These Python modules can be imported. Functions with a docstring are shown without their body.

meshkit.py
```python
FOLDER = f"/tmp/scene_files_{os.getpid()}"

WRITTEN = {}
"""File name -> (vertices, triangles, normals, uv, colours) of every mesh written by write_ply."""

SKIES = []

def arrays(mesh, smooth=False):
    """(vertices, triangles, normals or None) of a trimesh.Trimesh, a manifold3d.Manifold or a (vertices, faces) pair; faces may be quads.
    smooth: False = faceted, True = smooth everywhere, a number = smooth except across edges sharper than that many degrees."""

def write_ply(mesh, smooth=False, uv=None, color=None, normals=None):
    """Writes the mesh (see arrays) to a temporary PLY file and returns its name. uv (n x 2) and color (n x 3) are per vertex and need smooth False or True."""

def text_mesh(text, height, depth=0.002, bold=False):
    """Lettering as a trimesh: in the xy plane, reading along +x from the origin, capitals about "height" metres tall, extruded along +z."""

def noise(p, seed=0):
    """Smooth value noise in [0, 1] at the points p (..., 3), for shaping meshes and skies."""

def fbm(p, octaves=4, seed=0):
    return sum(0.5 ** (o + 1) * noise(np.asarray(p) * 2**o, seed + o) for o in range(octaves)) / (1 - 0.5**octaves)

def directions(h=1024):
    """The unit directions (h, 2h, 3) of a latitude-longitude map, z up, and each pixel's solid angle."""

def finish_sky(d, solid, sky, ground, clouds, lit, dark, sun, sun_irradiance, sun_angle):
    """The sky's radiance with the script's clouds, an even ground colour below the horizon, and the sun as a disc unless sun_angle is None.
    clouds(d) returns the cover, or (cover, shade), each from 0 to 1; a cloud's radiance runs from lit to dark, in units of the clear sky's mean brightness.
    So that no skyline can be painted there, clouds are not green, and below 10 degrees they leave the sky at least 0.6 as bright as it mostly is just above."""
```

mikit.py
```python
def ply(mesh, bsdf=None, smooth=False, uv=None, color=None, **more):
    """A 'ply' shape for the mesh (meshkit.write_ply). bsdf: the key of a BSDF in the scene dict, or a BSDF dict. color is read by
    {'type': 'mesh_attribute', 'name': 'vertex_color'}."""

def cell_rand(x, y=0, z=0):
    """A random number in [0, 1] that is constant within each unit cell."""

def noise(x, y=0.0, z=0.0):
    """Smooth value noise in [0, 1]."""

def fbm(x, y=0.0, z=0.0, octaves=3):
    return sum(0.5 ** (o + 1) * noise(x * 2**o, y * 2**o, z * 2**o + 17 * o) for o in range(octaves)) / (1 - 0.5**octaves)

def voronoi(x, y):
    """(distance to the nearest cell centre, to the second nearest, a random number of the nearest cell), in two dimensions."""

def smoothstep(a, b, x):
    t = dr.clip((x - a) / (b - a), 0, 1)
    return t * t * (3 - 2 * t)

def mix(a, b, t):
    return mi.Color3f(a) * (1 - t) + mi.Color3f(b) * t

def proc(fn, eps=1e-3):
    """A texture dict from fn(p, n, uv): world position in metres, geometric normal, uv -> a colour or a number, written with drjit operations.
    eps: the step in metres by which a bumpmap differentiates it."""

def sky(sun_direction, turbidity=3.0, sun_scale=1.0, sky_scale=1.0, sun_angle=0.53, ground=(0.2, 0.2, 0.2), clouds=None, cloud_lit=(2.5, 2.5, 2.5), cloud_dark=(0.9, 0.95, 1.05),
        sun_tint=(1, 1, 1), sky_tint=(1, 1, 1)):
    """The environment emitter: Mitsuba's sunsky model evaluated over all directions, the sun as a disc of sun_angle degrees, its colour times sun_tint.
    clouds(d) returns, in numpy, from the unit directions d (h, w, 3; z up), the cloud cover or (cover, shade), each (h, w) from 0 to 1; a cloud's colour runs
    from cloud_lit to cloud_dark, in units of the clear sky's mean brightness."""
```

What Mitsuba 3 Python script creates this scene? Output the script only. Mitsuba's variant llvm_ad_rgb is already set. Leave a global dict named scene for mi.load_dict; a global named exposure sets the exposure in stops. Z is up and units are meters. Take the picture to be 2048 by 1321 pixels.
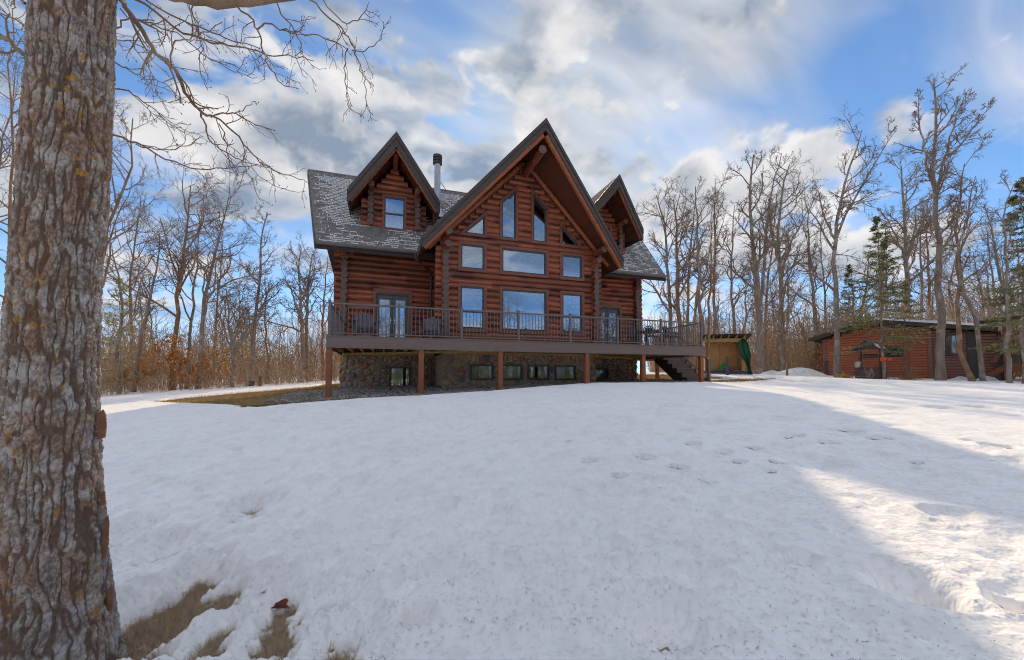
import math, random
import numpy as np, trimesh, shapely, drjit as dr, mitsuba as mi, mikit, meshkit
from shapely.geometry import Polygon, box as sbox, LineString
from shapely.ops import unary_union
from scipy.interpolate import RBFInterpolator
from scipy.spatial import Voronoi
T = mi.ScalarTransform4f
rng = np.random.default_rng(7)
scene, labels = {}, {}

# ------------------------------------------------------------------ camera, sky, exposure
exposure = 3.05
FPX, PITCH, ROLL, CY = 782.79, .0396, -.0017, 719.17
scene['camera'] = {'type': 'perspective', 'fov': 2 * math.degrees(math.atan(1024 / FPX)), 'fov_axis': 'x', 'near_clip': .05, 'far_clip': 3000.,
                   'to_world': T().look_at(origin=[0, 0, 0], target=[0, math.cos(PITCH), math.sin(PITCH)], up=[math.sin(ROLL), 0, 1]),
                   'principal_point_offset_y': -(CY - 660.5) / 1321}
SAZ, SEL = math.radians(3.7), math.radians(31.9)
SUN = [math.sin(SAZ) * math.cos(SEL), math.cos(SAZ) * math.cos(SEL), math.sin(SEL)]


def clouds(d):
    az = np.degrees(np.arctan2(d[..., 0], d[..., 1]))
    el = np.degrees(np.arcsin(np.clip(d[..., 2], -1, 1)))
    z = np.maximum(d[..., 2], .0) + .20
    u, v = d[..., 0] / z, d[..., 1] / z                                   # a flat layer seen from below
    warp = meshkit.fbm(np.stack([u, v, u * 0], -1) * 1.3 + 3.1, 5, 5) - .5
    thin = meshkit.fbm(np.stack([u * .9 + v * .5 + warp * 1.6, v * 3.6 - u * 1.2 + warp * 2.2, u * 0 + 2.2], -1), 8, 11)   # streaked high sheet
    w2 = meshkit.fbm(d * 10 + 1.7, 6, 21) - .5
    heap = meshkit.fbm(np.concatenate([d[..., :2] * 5.5, d[..., 2:] * 8.5], -1) + w2[..., None] * .55 + 4.4, 8, 31)      # heaped clouds
    rag = meshkit.fbm(d * 34 + w2[..., None] * 3, 5, 51) - .5
    streak = meshkit.fbm(np.stack([u * 1.6 + v * 1.1 + warp * 2.4, v * 6.5 - u * 2.8 + warp * 3.2, u * 0 + 7.7], -1), 8, 61)      # filaments within the sheet
    base = meshkit.fbm(d * 11 + 8.8 + w2[..., None] * 1.2, 7, 41)

    def mass(a, e, sa, se, k=1.0):                                       # where a bank of cloud stands
        return k * np.exp(-((np.abs(az - a) / sa) ** 2.4 + (np.abs(el - e) / se) ** 2.4))

    sheet = mass(-14, 24, 26, 12, .30) + mass(12, 21, 24, 8, .25) + mass(4, 41, 9, 7, .10) + .25 * np.clip((13 - el) / 13, 0, 1)
    gaps = mass(19, 29, 6, 3.6, .34) + mass(31, 31, 8, 2.4, .22) + mass(-10, 42, 6, 4, .34) + mass(-43, 32, 7, 5, .22) + mass(-34, 15, 10, 3.4, .22) + mass(46, 22, 7, 4, .18) + mass(15, 38, 9, 4.5, .26) + mass(31, 29, 13, 4.5, .34) + mass(44, 30, 10, 8, .2) + mass(47, 34, 6, 5, .16)
    high = np.clip(.24 + sheet - gaps + (thin - .5) * 2.9 + .28 * np.exp(-((az - 4) / 17) ** 2 - ((el - 33) / 11) ** 2) + .35 * np.clip((el - 46) / 12, 0, 1) + .2 * (np.abs(az) > 75), .04, .95)
    bank = mass(25.5, 24.6, 5.4, 4.2, .36) + mass(37.0, 24.8, 5.2, 4.0, .36) + mass(16, 19.5, 8, 3.4, .20) + mass(-29, 30, 9, 6.5, .26) + mass(-38, 27, 6, 5, .24) + mass(-17, 31, 6, 7, .26) \
        + mass(-4, 25, 11, 5, .22) + mass(7, 41, 7, 5, .30) + mass(13, 36, 5, 2.5, .18) + mass(44, 13, 16, 3.6, .15) + mass(-40, 14, 12, 4, .18) + mass(-18, 20, 10, 5, .25) + mass(2, 36, 12, 3, .08) \
        + mass(100, 30, 30, 14, .14) + mass(-110, 26, 35, 14, .14) + mass(180, 40, 60, 18, .12) - gaps * .35 - mass(36, 38, 14, 6, .15)
    f = heap - .505 + bank + rag * .19
    puff = np.clip((f - .10) / .11, 0, 1)
    puff = puff * puff * (3 - 2 * puff)
    heap2 = meshkit.fbm(np.concatenate([d[..., :2] * 9, d[..., 2:] * 14], -1) + w2[..., None] * .9 + 12.4, 8, 71)         # smaller broken cloud
    g = heap2 - .50 + rag * .16 + mass(-16, 27, 26, 13, .13) + mass(6, 42, 10, 6, .12) + mass(14, 22, 12, 6, .10) - gaps * .30 - mass(40, 34, 14, 8, .06)
    puff2 = np.clip((g - .02) / .13, 0, 1)
    puff2 = puff2 * puff2 * (3 - 2 * puff2) * .85 * np.clip((el - 3) / 8, 0, 1)
    cover = 1 - (1 - high) * (1 - puff * .95) * (1 - puff2)
    inner = np.clip((f - .13) / .14, 0, 1)
    grey = np.clip(mass(-29, 28.5, 8.0, 4.4, 1.0) + mass(-20, 24, 7, 3.0, .8) + mass(-36, 21, 7, 2.6, .6) + mass(-40, 16, 12, 3, .6), 0, 1)
    under = np.clip(mass(27, 21.6, 6, 2.0, .55) + mass(39, 21.4, 6, 2.0, .55) + mass(44, 12, 18, 3, .5) + mass(-8, 20, 12, 3, .4), 0, 1)
    shade = .46 + .26 * np.exp(-((az - 6) / 18) ** 2 - ((el - 38) / 14) ** 2) + (.5 - streak) * 2.9 + (.5 - thin) * .6 - puff * (.30 + (.5 - streak) * 2.0) + puff * inner * (base - .40) * 1.5 + (grey * (.55 + 1.6 * (base - .5)) + under * .6) * puff
    shade = shade + puff2 * (1 - puff) * (np.clip((base - .42) * 2.4, -.3, .5) - .16) + puff * np.clip((.52 - heap2) * 1.2, -.12, .25)
    return np.clip(cover, 0, .985), np.clip(shade, 0, 1)


scene['sky_light'] = mikit.sky(SUN, turbidity=2.2, sun_scale=.32, sun_angle=.8, ground=(.55, .56, .58), clouds=clouds, cloud_lit=(2.50, 2.44, 2.40), cloud_dark=(.74, .92, 1.18), sky_tint=(.33, .45, .58), sun_tint=(1, .97, .93))

# ------------------------------------------------------------------ frames of reference
cp, sp, cr, sr = math.cos(PITCH), math.sin(PITCH), math.cos(ROLL), math.sin(ROLL)
YAW = .3222
cy_, sy_ = math.cos(YAW), math.sin(YAW)
P0 = np.array([-4.9932, 10.645, 1.0516])                                # front left corner of the deck, at its floor
XC = 6.46                                                               # middle of the house


def ray(x, y):
    X, U = (x - 1024) / FPX, -(y - CY) / FPX
    r, up = X * cr - U * sr, X * sr + U * cr
    return np.array([r, cp - up * sp, sp + up * cp])


def at(x, y, D):
    d = ray(x, y)
    return d * (D / d[1])


def h2w(P):
    P = np.asarray(P, float)
    return np.stack([P0[0] + P[..., 0] * cy_ - P[..., 1] * sy_, P0[1] + P[..., 0] * sy_ + P[..., 1] * cy_, P0[2] + P[..., 2]], -1)


def w2h(W):
    W = np.asarray(W, float) - P0
    return np.stack([W[..., 0] * cy_ + W[..., 1] * sy_, -W[..., 0] * sy_ + W[..., 1] * cy_, W[..., 2]], -1)


HP = lambda x, y, z: list(h2w([x, y, z]))
ctrl = [(0, 0, -1.34), (-2, 2, -1.47), (2, 2, -1.2), (-5, 0, -1.62), (5, 0, -1.22), (0, 4, -1.12), (3, 4, -.98), (0, 7.2, -.90), (-4, 6, -1.18), (4, 6, -.80), (7, 6, -.78), (0, -8, -1.9), (-14.8, 14.3, -1.1), (-21, 24.6, -.95),
        (-22.5, 22, -1.02), (-15, 27.5, -.62), (-11, 12, -1.02), (17.8, 19.5, -.25), (21.5, 19.7, -.25), (8.5, 13.2, -.45), (10, 14.3, -.42), (9.5, 17, -.24), (10, 24, .04), (15, 26, .03), (20, 25, -.02), (12, 17, -.17), (12, 9, -.52), (10, 5, -.82), (20, 12, -.45), (28, 22, -.2),
        (0, 32, -.1), (-30, 35, -.95), (30, 38, .05), (0, 60, .1), (-40, 60, -.8), (45, 60, .2), (-45, 0, -2.0), (45, 0, -.9), (0, -45, -2.4), (-45, -45, -2.5), (45, -45, -2), (-20, 5, -1.6)]
ctrl += [HP(0, -.2, 0)[:2] + [-.69], HP(2.47, -.2, 0)[:2] + [-.62], HP(4.87, -.2, 0)[:2] + [-.53], HP(7.93, -.2, 0)[:2] + [-.37], HP(10.2, -.2, 0)[:2] + [-.32], HP(12.8, -.2, 0)[:2] + [-.31],
         HP(0, 4.3, 0)[:2] + [-.57], HP(3.5, 2.3, 0)[:2] + [-.51], HP(9.6, 2.3, 0)[:2] + [-.34], HP(13, 4.3, 0)[:2] + [-.26], HP(-1.6, 1.5, 0)[:2] + [-.74], HP(6.5, 9, 0)[:2] + [-.25], HP(15, 5, 0)[:2] + [-.18]]
ctrl = np.array([list(c) for c in ctrl], float)
_rbf = RBFInterpolator(ctrl[:, :2], ctrl[:, 2], kernel='thin_plate_spline', smoothing=.02)


def gz(x, y):
    """height of the bare ground"""
    x, y = np.broadcast_arrays(np.asarray(x, float), np.asarray(y, float))
    r = np.maximum(np.hypot(x, y), 1e-6)
    k = np.minimum(1, 50 / r)
    z = _rbf(np.stack([(x * k).ravel(), (y * k).ravel()], 1)).reshape(x.shape)
    return z


def on_ground(x, y, lift=0.0):
    d = ray(x, y)
    t = 1.4 / max(-d[2], .012)
    for _ in range(40):
        p = d * t
        t += ((gz(p[0], p[1]) + lift) - p[2]) / d[2] * .6 if abs(d[2]) > .004 else 0
        t = min(max(t, .5), 60)
    return d * t


# ------------------------------------------------------------------ naming
used = {}


def key_of(name, parent=None):
    k = name if parent is None else parent + '__' + name
    if k in used:
        used[k] += 1
        return f'{k}_{used[k]:03d}'
    used[k] = 0
    return k


def tag(k, label=None, cat=None, group=None, kind=None):
    d = {a: b for a, b in (('label', label), ('category', cat), ('group', group), ('kind', kind)) if b}
    if d:
        labels[k] = d
    return k


def thing(name, label, cat, group=None):
    return tag(key_of(name), label, cat, group)


def add(name, mesh, bsdf, parent=None, smooth=False, label=None, cat=None, group=None, kind=None, frame=None, **more):
    k = key_of(name, parent)
    if isinstance(mesh, (tuple, list)) and len(mesh) == 2 and not isinstance(mesh[0], trimesh.Trimesh):
        v, f = np.asarray(mesh[0], float), np.asarray(mesh[1], int)
    else:
        if isinstance(mesh, list):
            mesh = trimesh.util.concatenate(mesh)
        v, f = np.asarray(mesh.vertices, float), np.asarray(mesh.faces, int)
    if frame is not None:
        v = frame(v)
    scene[k] = mikit.ply((v, f), bsdf, smooth, **more)
    return tag(k, label, cat, group, kind)


# ------------------------------------------------------------------ mesh helpers
BOXF = np.array([[0, 2, 3], [0, 3, 1], [4, 5, 7], [4, 7, 6], [0, 1, 5], [0, 5, 4], [2, 6, 7], [2, 7, 3], [0, 4, 6], [0, 6, 2], [1, 3, 7], [1, 7, 5]])


def box(x0, x1, y0, y1, z0, z1):
    return np.array([[x, y, z] for z in (z0, z1) for y in (y0, y1) for x in (x0, x1)], float), BOXF


def join(parts):
    vs, fs, n = [], [], 0
    for v, f in parts:
        vs.append(np.asarray(v, float)); fs.append(np.asarray(f, int) + n); n += len(v)
    return np.vstack(vs), np.vstack(fs)


def unit(a):
    a = np.asarray(a, float)
    return a / np.maximum(np.linalg.norm(a, axis=-1, keepdims=True), 1e-12)


def beam(p0, p1, w, h, up=(0, 0, 1), ext=0.0):
    """a squared timber from p0 to p1: w across, h along up"""
    p0, p1 = np.asarray(p0, float), np.asarray(p1, float)
    d = unit(p1 - p0)
    p0, p1 = p0 - d * ext, p1 + d * ext
    s = unit(np.cross(d, up)); u = np.cross(s, d)
    v = np.array([p + s * a * w / 2 + u * b * h / 2 for b in (-1, 1) for a in (-1, 1) for p in (p0, p1)])
    return v, BOXF


def tubes(P, R, sides=5, cap=False):
    """(N,K,3) polylines with (N,K) radii -> one mesh"""
    P, R = np.asarray(P, float), np.asarray(R, float)
    N, K = R.shape
    d = unit(np.gradient(P, axis=1))
    mean = unit(P[:, -1] - P[:, 0])
    ref = np.where(np.abs(mean[:, 2:3]) < .8, [[0, 0, 1.0]], [[1.0, 0, 0]])[:, None, :]
    a = unit(np.cross(d, ref)); b = np.cross(d, a)
    th = np.arange(sides) * 2 * np.pi / sides
    V = P[:, :, None, :] + R[:, :, None, None] * (np.cos(th)[None, None, :, None] * a[:, :, None, :] + np.sin(th)[None, None, :, None] * b[:, :, None, :])
    idx = np.arange(N * K * sides).reshape(N, K, sides)
    p, q = idx[:, :-1], idx[:, 1:]
    p1, q1 = np.roll(p, -1, 2), np.roll(q, -1, 2)
    F = np.concatenate([np.stack([p, p1, q1], -1).reshape(-1, 3), np.stack([p, q1, q], -1).reshape(-1, 3)])
    V = V.reshape(-1, 3)
    if cap:
        c = np.concatenate([P[:, 0], P[:, -1]]); n0 = len(V)
        V = np.vstack([V, c])
        for e, (ring, s) in enumerate(((idx[:, 0], 1), (idx[:, -1], -1))):
            cc = np.broadcast_to((n0 + e * N + np.arange(N))[:, None], ring.shape)
            F = np.vstack([F, np.stack([cc, np.roll(ring, -s, 1), ring], -1).reshape(-1, 3)])
    return V, F


def pole(p0, p1, r0, r1=None, sides=12, cap=True):
    return tubes([[p0, p1]], [[r0, r0 if r1 is None else r1]], sides, cap)


def extrude(poly, y0, y1):
    """a polygon in (X, Z) made a slab from Y = y0 to y1"""
    out = []
    for g in getattr(poly, 'geoms', [poly]):
        if g.is_empty or g.area < 1e-6:
            continue
        m = trimesh.creation.extrude_polygon(g, y1 - y0, engine='earcut')
        v = np.asarray(m.vertices)
        out.append((np.stack([v[:, 0], y0 + v[:, 2], v[:, 1]], 1), np.asarray(m.faces)[:, ::-1]))
    return join(out)


def sheet(poly, y):
    v, f = trimesh.creation.triangulate_polygon(poly, engine='earcut')
    return np.stack([v[:, 0], v[:, 0] * 0 + y, v[:, 1]], 1), np.asarray(f)


def slab(pts, dz):
    """a convex roof plane with thickness dz below it"""
    p = np.asarray(pts, float); n = len(p)
    v = np.vstack([p, p - [0, 0, dz]])
    f = [[0, i, i + 1] for i in range(1, n - 1)] + [[n, n + i + 1, n + i] for i in range(1, n - 1)]
    for i in range(n):
        j = (i + 1) % n
        f += [[i, n + i, n + j], [i, n + j, j]]
    return v, np.array(f)


def blob(c, s, sub=1, amp=.15, seed=0):
    m = trimesh.creation.icosphere(subdivisions=sub)
    v = np.asarray(m.vertices)
    v = v * (1 + amp * (meshkit.noise(v * 2.1 + seed * 3.7, seed)[:, None] - .5) * 2)
    return v * np.asarray(s) + np.asarray(c), np.asarray(m.faces)


# ------------------------------------------------------------------ materials
noise, fbm, voronoi, cell_rand, smoothstep, mix = mikit.noise, mikit.fbm, mikit.voronoi, mikit.cell_rand, mikit.smoothstep, mikit.mix


def mat(name, color, rough=.6, spec=.4, bump=None, bscale=1.0, eps=2e-3, **more):
    c = mikit.proc(color) if callable(color) else {'type': 'rgb', 'value': list(color)}
    b = {'type': 'principled', 'base_color': c, 'roughness': rough, 'specular': spec, **more}
    if bump is not None:
        b = {'type': 'bumpmap', 'arbitrary': mikit.proc(bump, eps), 'scale': bscale, 'nested': b}
    scene[name] = {'type': 'twosided', 'nested': b}


def hc(p):
    x, y = p.x - float(P0[0]), p.y - float(P0[1])
    return x * cy_ + y * sy_, -x * sy_ + y * cy_, p.z - float(P0[2])


def log_colour(along):
    def f(p, n, uv):
        X, Y, Z = hc(p)
        a, o = (X, Y) if along == 'x' else (Y, X)
        k = dr.floor((Z + (.055 if along == 'x' else -.054)) / .2185)
        g = noise(a * 2.2 + k * 3.3, Z * 42, o * 42)
        blot = smoothstep(.54, .70, fbm(a * .9 + k * 7.1, k * 1.7, o * .3, 3))
        ring = smoothstep(.80, .92, noise(a * 3.1, Z * 11 + k, o * 4))
        c = mix((.180, .050, .030), (.355, .104, .050), g)
        c = mix(c, (.066, .024, .020), blot * .8)
        c = mix(c, (.05, .018, .015), ring * .85)
        c = c * (.58 + .84 * cell_rand(k, dr.floor(a * .25 + k * .37), dr.floor(o * 2)))
        crack = smoothstep(.90, .97, noise(a * 1.3 + k * 5, Z * 75, o * 75))
        c = mix(c, (.03, .014, .012), crack * .8)
        nn = dr.abs(n.x * cy_ + n.y * sy_) if along == 'x' else dr.abs(-n.x * sy_ + n.y * cy_)
        end = mix((.085, .056, .046), (.17, .115, .092), noise(X * 30, Y * 30, Z * 30))
        return dr.select(nn > .9, end, c)
    return f


def log_bump(p, n, uv):
    X, Y, Z = hc(p)
    return .003 * noise((X + Y) * 2, (Y - X) * 2, Z * 60) + .0015 * noise(p.x * 40, p.y * 40, p.z * 40)


mat('m_log', log_colour('x'), .42, .5)
mat('m_log_end', log_colour('y'), .45, .45)


def plain_wood(a, b, s=30, seed=0.0):
    def f(p, n, uv):
        X, Y, Z = hc(p)
        g = fbm(X * 4 + seed, Y * 4, Z * 4, 2) * .5 + noise(X * 3 + Z * s, Y * s, Z * s * .8 + X * 2 + seed) * .5
        return mix(a, b, g)
    return f


mat('m_trim', plain_wood((.140, .046, .029), (.285, .092, .052), 36, 1.0), .42, .5)
mat('m_rafter', plain_wood((.19, .056, .026), (.37, .115, .045), 30, 2.0), .4, .5)
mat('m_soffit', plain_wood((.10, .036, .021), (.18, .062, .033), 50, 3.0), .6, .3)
mat('m_post', plain_wood((.19, .062, .030), (.35, .115, .050), 40, 4.0), .5, .4)
mat('m_lumber', plain_wood((.36, .25, .10), (.58, .41, .17), 40, 5.0), .7, .3)
mat('m_ply', plain_wood((.58, .31, .12), (.82, .49, .23), 26, 6.0), .7, .3)
mat('m_inside', (.12, .075, .045), .8, .2)
mat('m_fascia', lambda p, n, uv: mix((.058, .045, .042), (.092, .074, .069), fbm(p.x * 2, p.y * 2, p.z * 9)), .50, .3)
mat('m_rail', lambda p, n, uv: mix((.125, .108, .104), (.175, .150, .145), fbm(p.x * 5, p.y * 5, p.z * 5)), .45, .5)
mat('m_deck', lambda p, n, uv: mix((.150, .104, .092), (.215, .160, .142), fbm(hc(p)[0] * 1.4, hc(p)[1] * 5, p.z * 26, 3)), .6, .35)
mat('m_door', (.085, .085, .088), .4, .5)
mat('m_frame', (.055, .055, .060), .4, .5)
mat('m_dark', (.03, .028, .028), .6, .3)
mat('m_metal', lambda p, n, uv: mix((.36, .37, .39), (.55, .56, .58), fbm(p.x * 6, p.y * 6, p.z * 2)), .38, .5, metallic=.75)
mat('m_white', (.75, .75, .73), .6, .3)
mat('m_mortar', lambda p, n, uv: mix((.27, .24, .21), (.42, .38, .335), fbm(p.x * 14, p.y * 14, p.z * 14)), .9, .2)
STONE = [(.47, .33, .21), (.38, .325, .285), (.21, .19, .19), (.43, .21, .14), (.41, .29, .205), (.52, .37, .24), (.34, .245, .215)]
for i, c in enumerate(STONE):
    def stone_colour(p, n, uv, c=c, i=i):
        g = fbm(p.x * 9 + i * 3, p.y * 9, p.z * 9, 3)
        return mix([q * .72 for q in c], [q * 1.22 for q in c], g)
    mat(f'm_stone{i}', stone_colour, .8, .3)


def shingle_colour(p, n, uv):
    X, Y, Z = hc(p)
    k = dr.floor(Z / .105)
    r = cell_rand(dr.floor(X / .137 + k * .37), k, dr.floor(Y * .0))
    g = noise(X * 70, Y * 70, Z * 70)
    return mix((.15, .14, .135), (.29, .27, .255), r * .6 + g * .4)


mat('m_shingle', shingle_colour, .9, .25)
mat('m_roofdeck', (.055, .05, .05), .9, .2)


def snow_colour(p, n, uv):
    g = fbm(p.x * 1.3, p.y * 1.3, p.z, 3)
    s = noise(p.x * 45, p.y * 45, p.z * 45)
    f = fbm(p.x * 52, p.y * 52, 0, 3)
    m = fbm(p.x * 9 + 3, p.y * 9, 0, 3)
    c = mix((.91, .885, .85), (.975, .955, .925), g) * (1 - .05 * smoothstep(.62, .9, s))
    return c * (1 - .11 * smoothstep(.54, .76, f)) * (1 - .07 * smoothstep(.5, .72, m))


def snow_bump(p, n, uv):
    return .006 * fbm(p.x * 34, p.y * 34, p.z * 8, 3) + .004 * noise(p.x * 110, p.y * 110) + .006 * noise(p.x * 11, p.y * 11)


mat('m_snow', snow_colour, .75, .25, snow_bump, 1.0, 4e-3)
mat('m_snowcap', (.86, .87, .89), .8, .2)


def ground_colour(p, n, uv):
    g = fbm(p.x * 1.7, p.y * 1.7, 0, 3)
    f = noise(p.x * 60, p.y * 22, 3)
    c = mix((.17, .105, .05), (.36, .245, .115), g * .55 + f * .45)
    near = smoothstep(9, 5, dr.sqrt(p.x * p.x + p.y * p.y))
    h = noise(p.x * 140, p.y * 46, 5) * .6 + noise(p.x * 50, p.y * 150, 9) * .4
    c = mix(c, mix(mix((.12, .075, .045), (.56, .42, .29), h), mix((.23, .155, .10), (.50, .365, .245), f * .6 + g * .4), .35), near)
    moss = smoothstep(.6, .75, fbm(p.x * .9 + 9, p.y * .9, 2, 3))
    return mix(c, (.10, .12, .035), moss * .4 * (1 - near))


mat('m_ground', ground_colour, .95, .1)
mat('m_grass', lambda p, n, uv: mix((.30, .21, .125), (.58, .45, .30), noise(p.x * 90, p.y * 90, p.z * 9)), .9, .15)
mat('m_grass_gold', lambda p, n, uv: mix((.26, .165, .06), (.46, .32, .13), noise(p.x * 40, p.y * 40, p.z * 9)), .9, .15)
mat('m_moss', lambda p, n, uv: mix((.10, .11, .04), (.26, .22, .10), noise(p.x * 40, p.y * 40, p.z * 9)), .9, .15)
mat('m_gravel', lambda p, n, uv: mix((.12, .11, .11), (.52, .49, .46), cell_rand(dr.floor(p.x * 17), dr.floor(p.y * 17), dr.floor(p.z * 17)) * .75 + .25 * noise(p.x * 60, p.y * 60, p.z * 60)), .8, .3)
mat('m_flake', plain_wood((.13, .062, .035), (.30, .155, .09), 30, 9.0), .8, .2)
mat('m_needle', (.055, .04, .03), .8, .2)


def bark_far(a, b, light):
    def f(p, n, uv):
        g = fbm(p.x * 9, p.y * 9, p.z * 2.2, 3)
        l = smoothstep(.58, .72, fbm(p.x * 5 + 4, p.y * 5, p.z * 3, 2))
        return mix(mix(a, b, g), light, l * .55)
    return f


mat('m_bark', bark_far((.16, .128, .105), (.40, .33, .275), (.48, .44, .40)), .9, .15)
mat('m_bark_warm', bark_far((.18, .108, .066), (.40, .25, .155), (.44, .38, .32)), .9, .15)
mat('m_twig', bark_far((.17, .13, .10), (.34, .265, .21), (.40, .34, .29)), .9, .15)
mat('m_brush', bark_far((.27, .19, .125), (.56, .41, .28), (.60, .48, .35)), .9, .15)
mat('m_far_green', lambda p, n, uv: mix((.05, .055, .025), (.15, .16, .06), fbm(p.x * 2, p.y * 2, p.z * 2)), .9, .1)
mat('m_branch', bark_far((.13, .085, .055), (.33, .235, .165), (.40, .33, .27)), .8, .2)
scene['m_vc'] = {'type': 'twosided', 'nested': {'type': 'bumpmap', 'arbitrary': mikit.proc(lambda p, n, uv: .004 * fbm(p.x * 90, p.y * 90, p.z * 45, 3) + .002 * noise(p.x * 260, p.y * 260, p.z * 120), 1e-3), 'scale': 1.0,
                 'nested': {'type': 'principled', 'base_color': {'type': 'mesh_attribute', 'name': 'vertex_color'}, 'roughness': .85, 'specular': .2}}}


def leaf(name, c, t):
    scene[name] = {'type': 'principledthin', 'base_color': {'type': 'rgb', 'value': list(c)}, 'roughness': .7, 'diff_trans': t}


leaf('m_fir', (.24, .255, .13), 1.3)
leaf('m_fir_pale', (.36, .37, .19), 1.0)
leaf('m_orange', (.52, .26, .10), .9)
leaf('m_tan_leaf', (.56, .35, .14), 1.1)
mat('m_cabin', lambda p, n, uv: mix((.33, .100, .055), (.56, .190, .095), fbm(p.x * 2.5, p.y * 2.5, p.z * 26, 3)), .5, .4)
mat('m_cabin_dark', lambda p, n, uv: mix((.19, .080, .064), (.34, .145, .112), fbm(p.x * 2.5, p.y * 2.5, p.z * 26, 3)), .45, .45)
mat('m_chair_purple', (.115, .095, .12), .55, .4)
mat('m_black', (.022, .023, .026), .4, .5)
mat('m_well', lambda p, n, uv: mix((.075, .050, .050), (.15, .105, .10), fbm(p.x * 5, p.y * 5, p.z * 18)), .7, .3)
mat('m_greypost', (.10, .075, .075), .7, .3)
mat('m_tarp', (.012, .085, .045), .45, .5)
mat('m_green', (.03, .55, .02), .4, .5)
mat('m_purple', (.22, .12, .40), .5, .4)
mat('m_orange_plastic', (.75, .30, .03), .5, .4)
mat('m_red', (.42, .06, .05), .5, .4)
mat('m_ribbon', (.80, .09, .02), .5, .4)
mat('m_leaf_red', (.17, .035, .018), .6, .4)
scene['m_glass'] = {'type': 'blendbsdf', 'weight': .50, 'a': {'type': 'thindielectric', 'int_ior': 1.52}, 'b': {'type': 'conductor', 'material': 'none', 'specular_reflectance': {'type': 'rgb', 'value': [.48, .63, .82]}}}
H = h2w

# ------------------------------------------------------------------ THE LOG HOUSE
house = thing('log_house', 'two-storey red-brown log house with a tall pointed glass gable and two dormers', 'house')
COURSE, ZL0, RL = .2185, .164 - .2185, .119
YM, YW, YD = 2.21, 4.27, 4.30                                           # axes of the front logs: great gable, wings, dormers
xL, xR = 0.0, 2 * XC
a1, a2, a3 = 2.536, 1.473, .9885


def mir(pts):
    return [(2 * XC - x, z) for x, z in pts][::-1]


def rect(x0, x1, z0, z1):
    return [(x0, z0), (x1, z0), (x1, z1), (x0, z1)]


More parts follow.
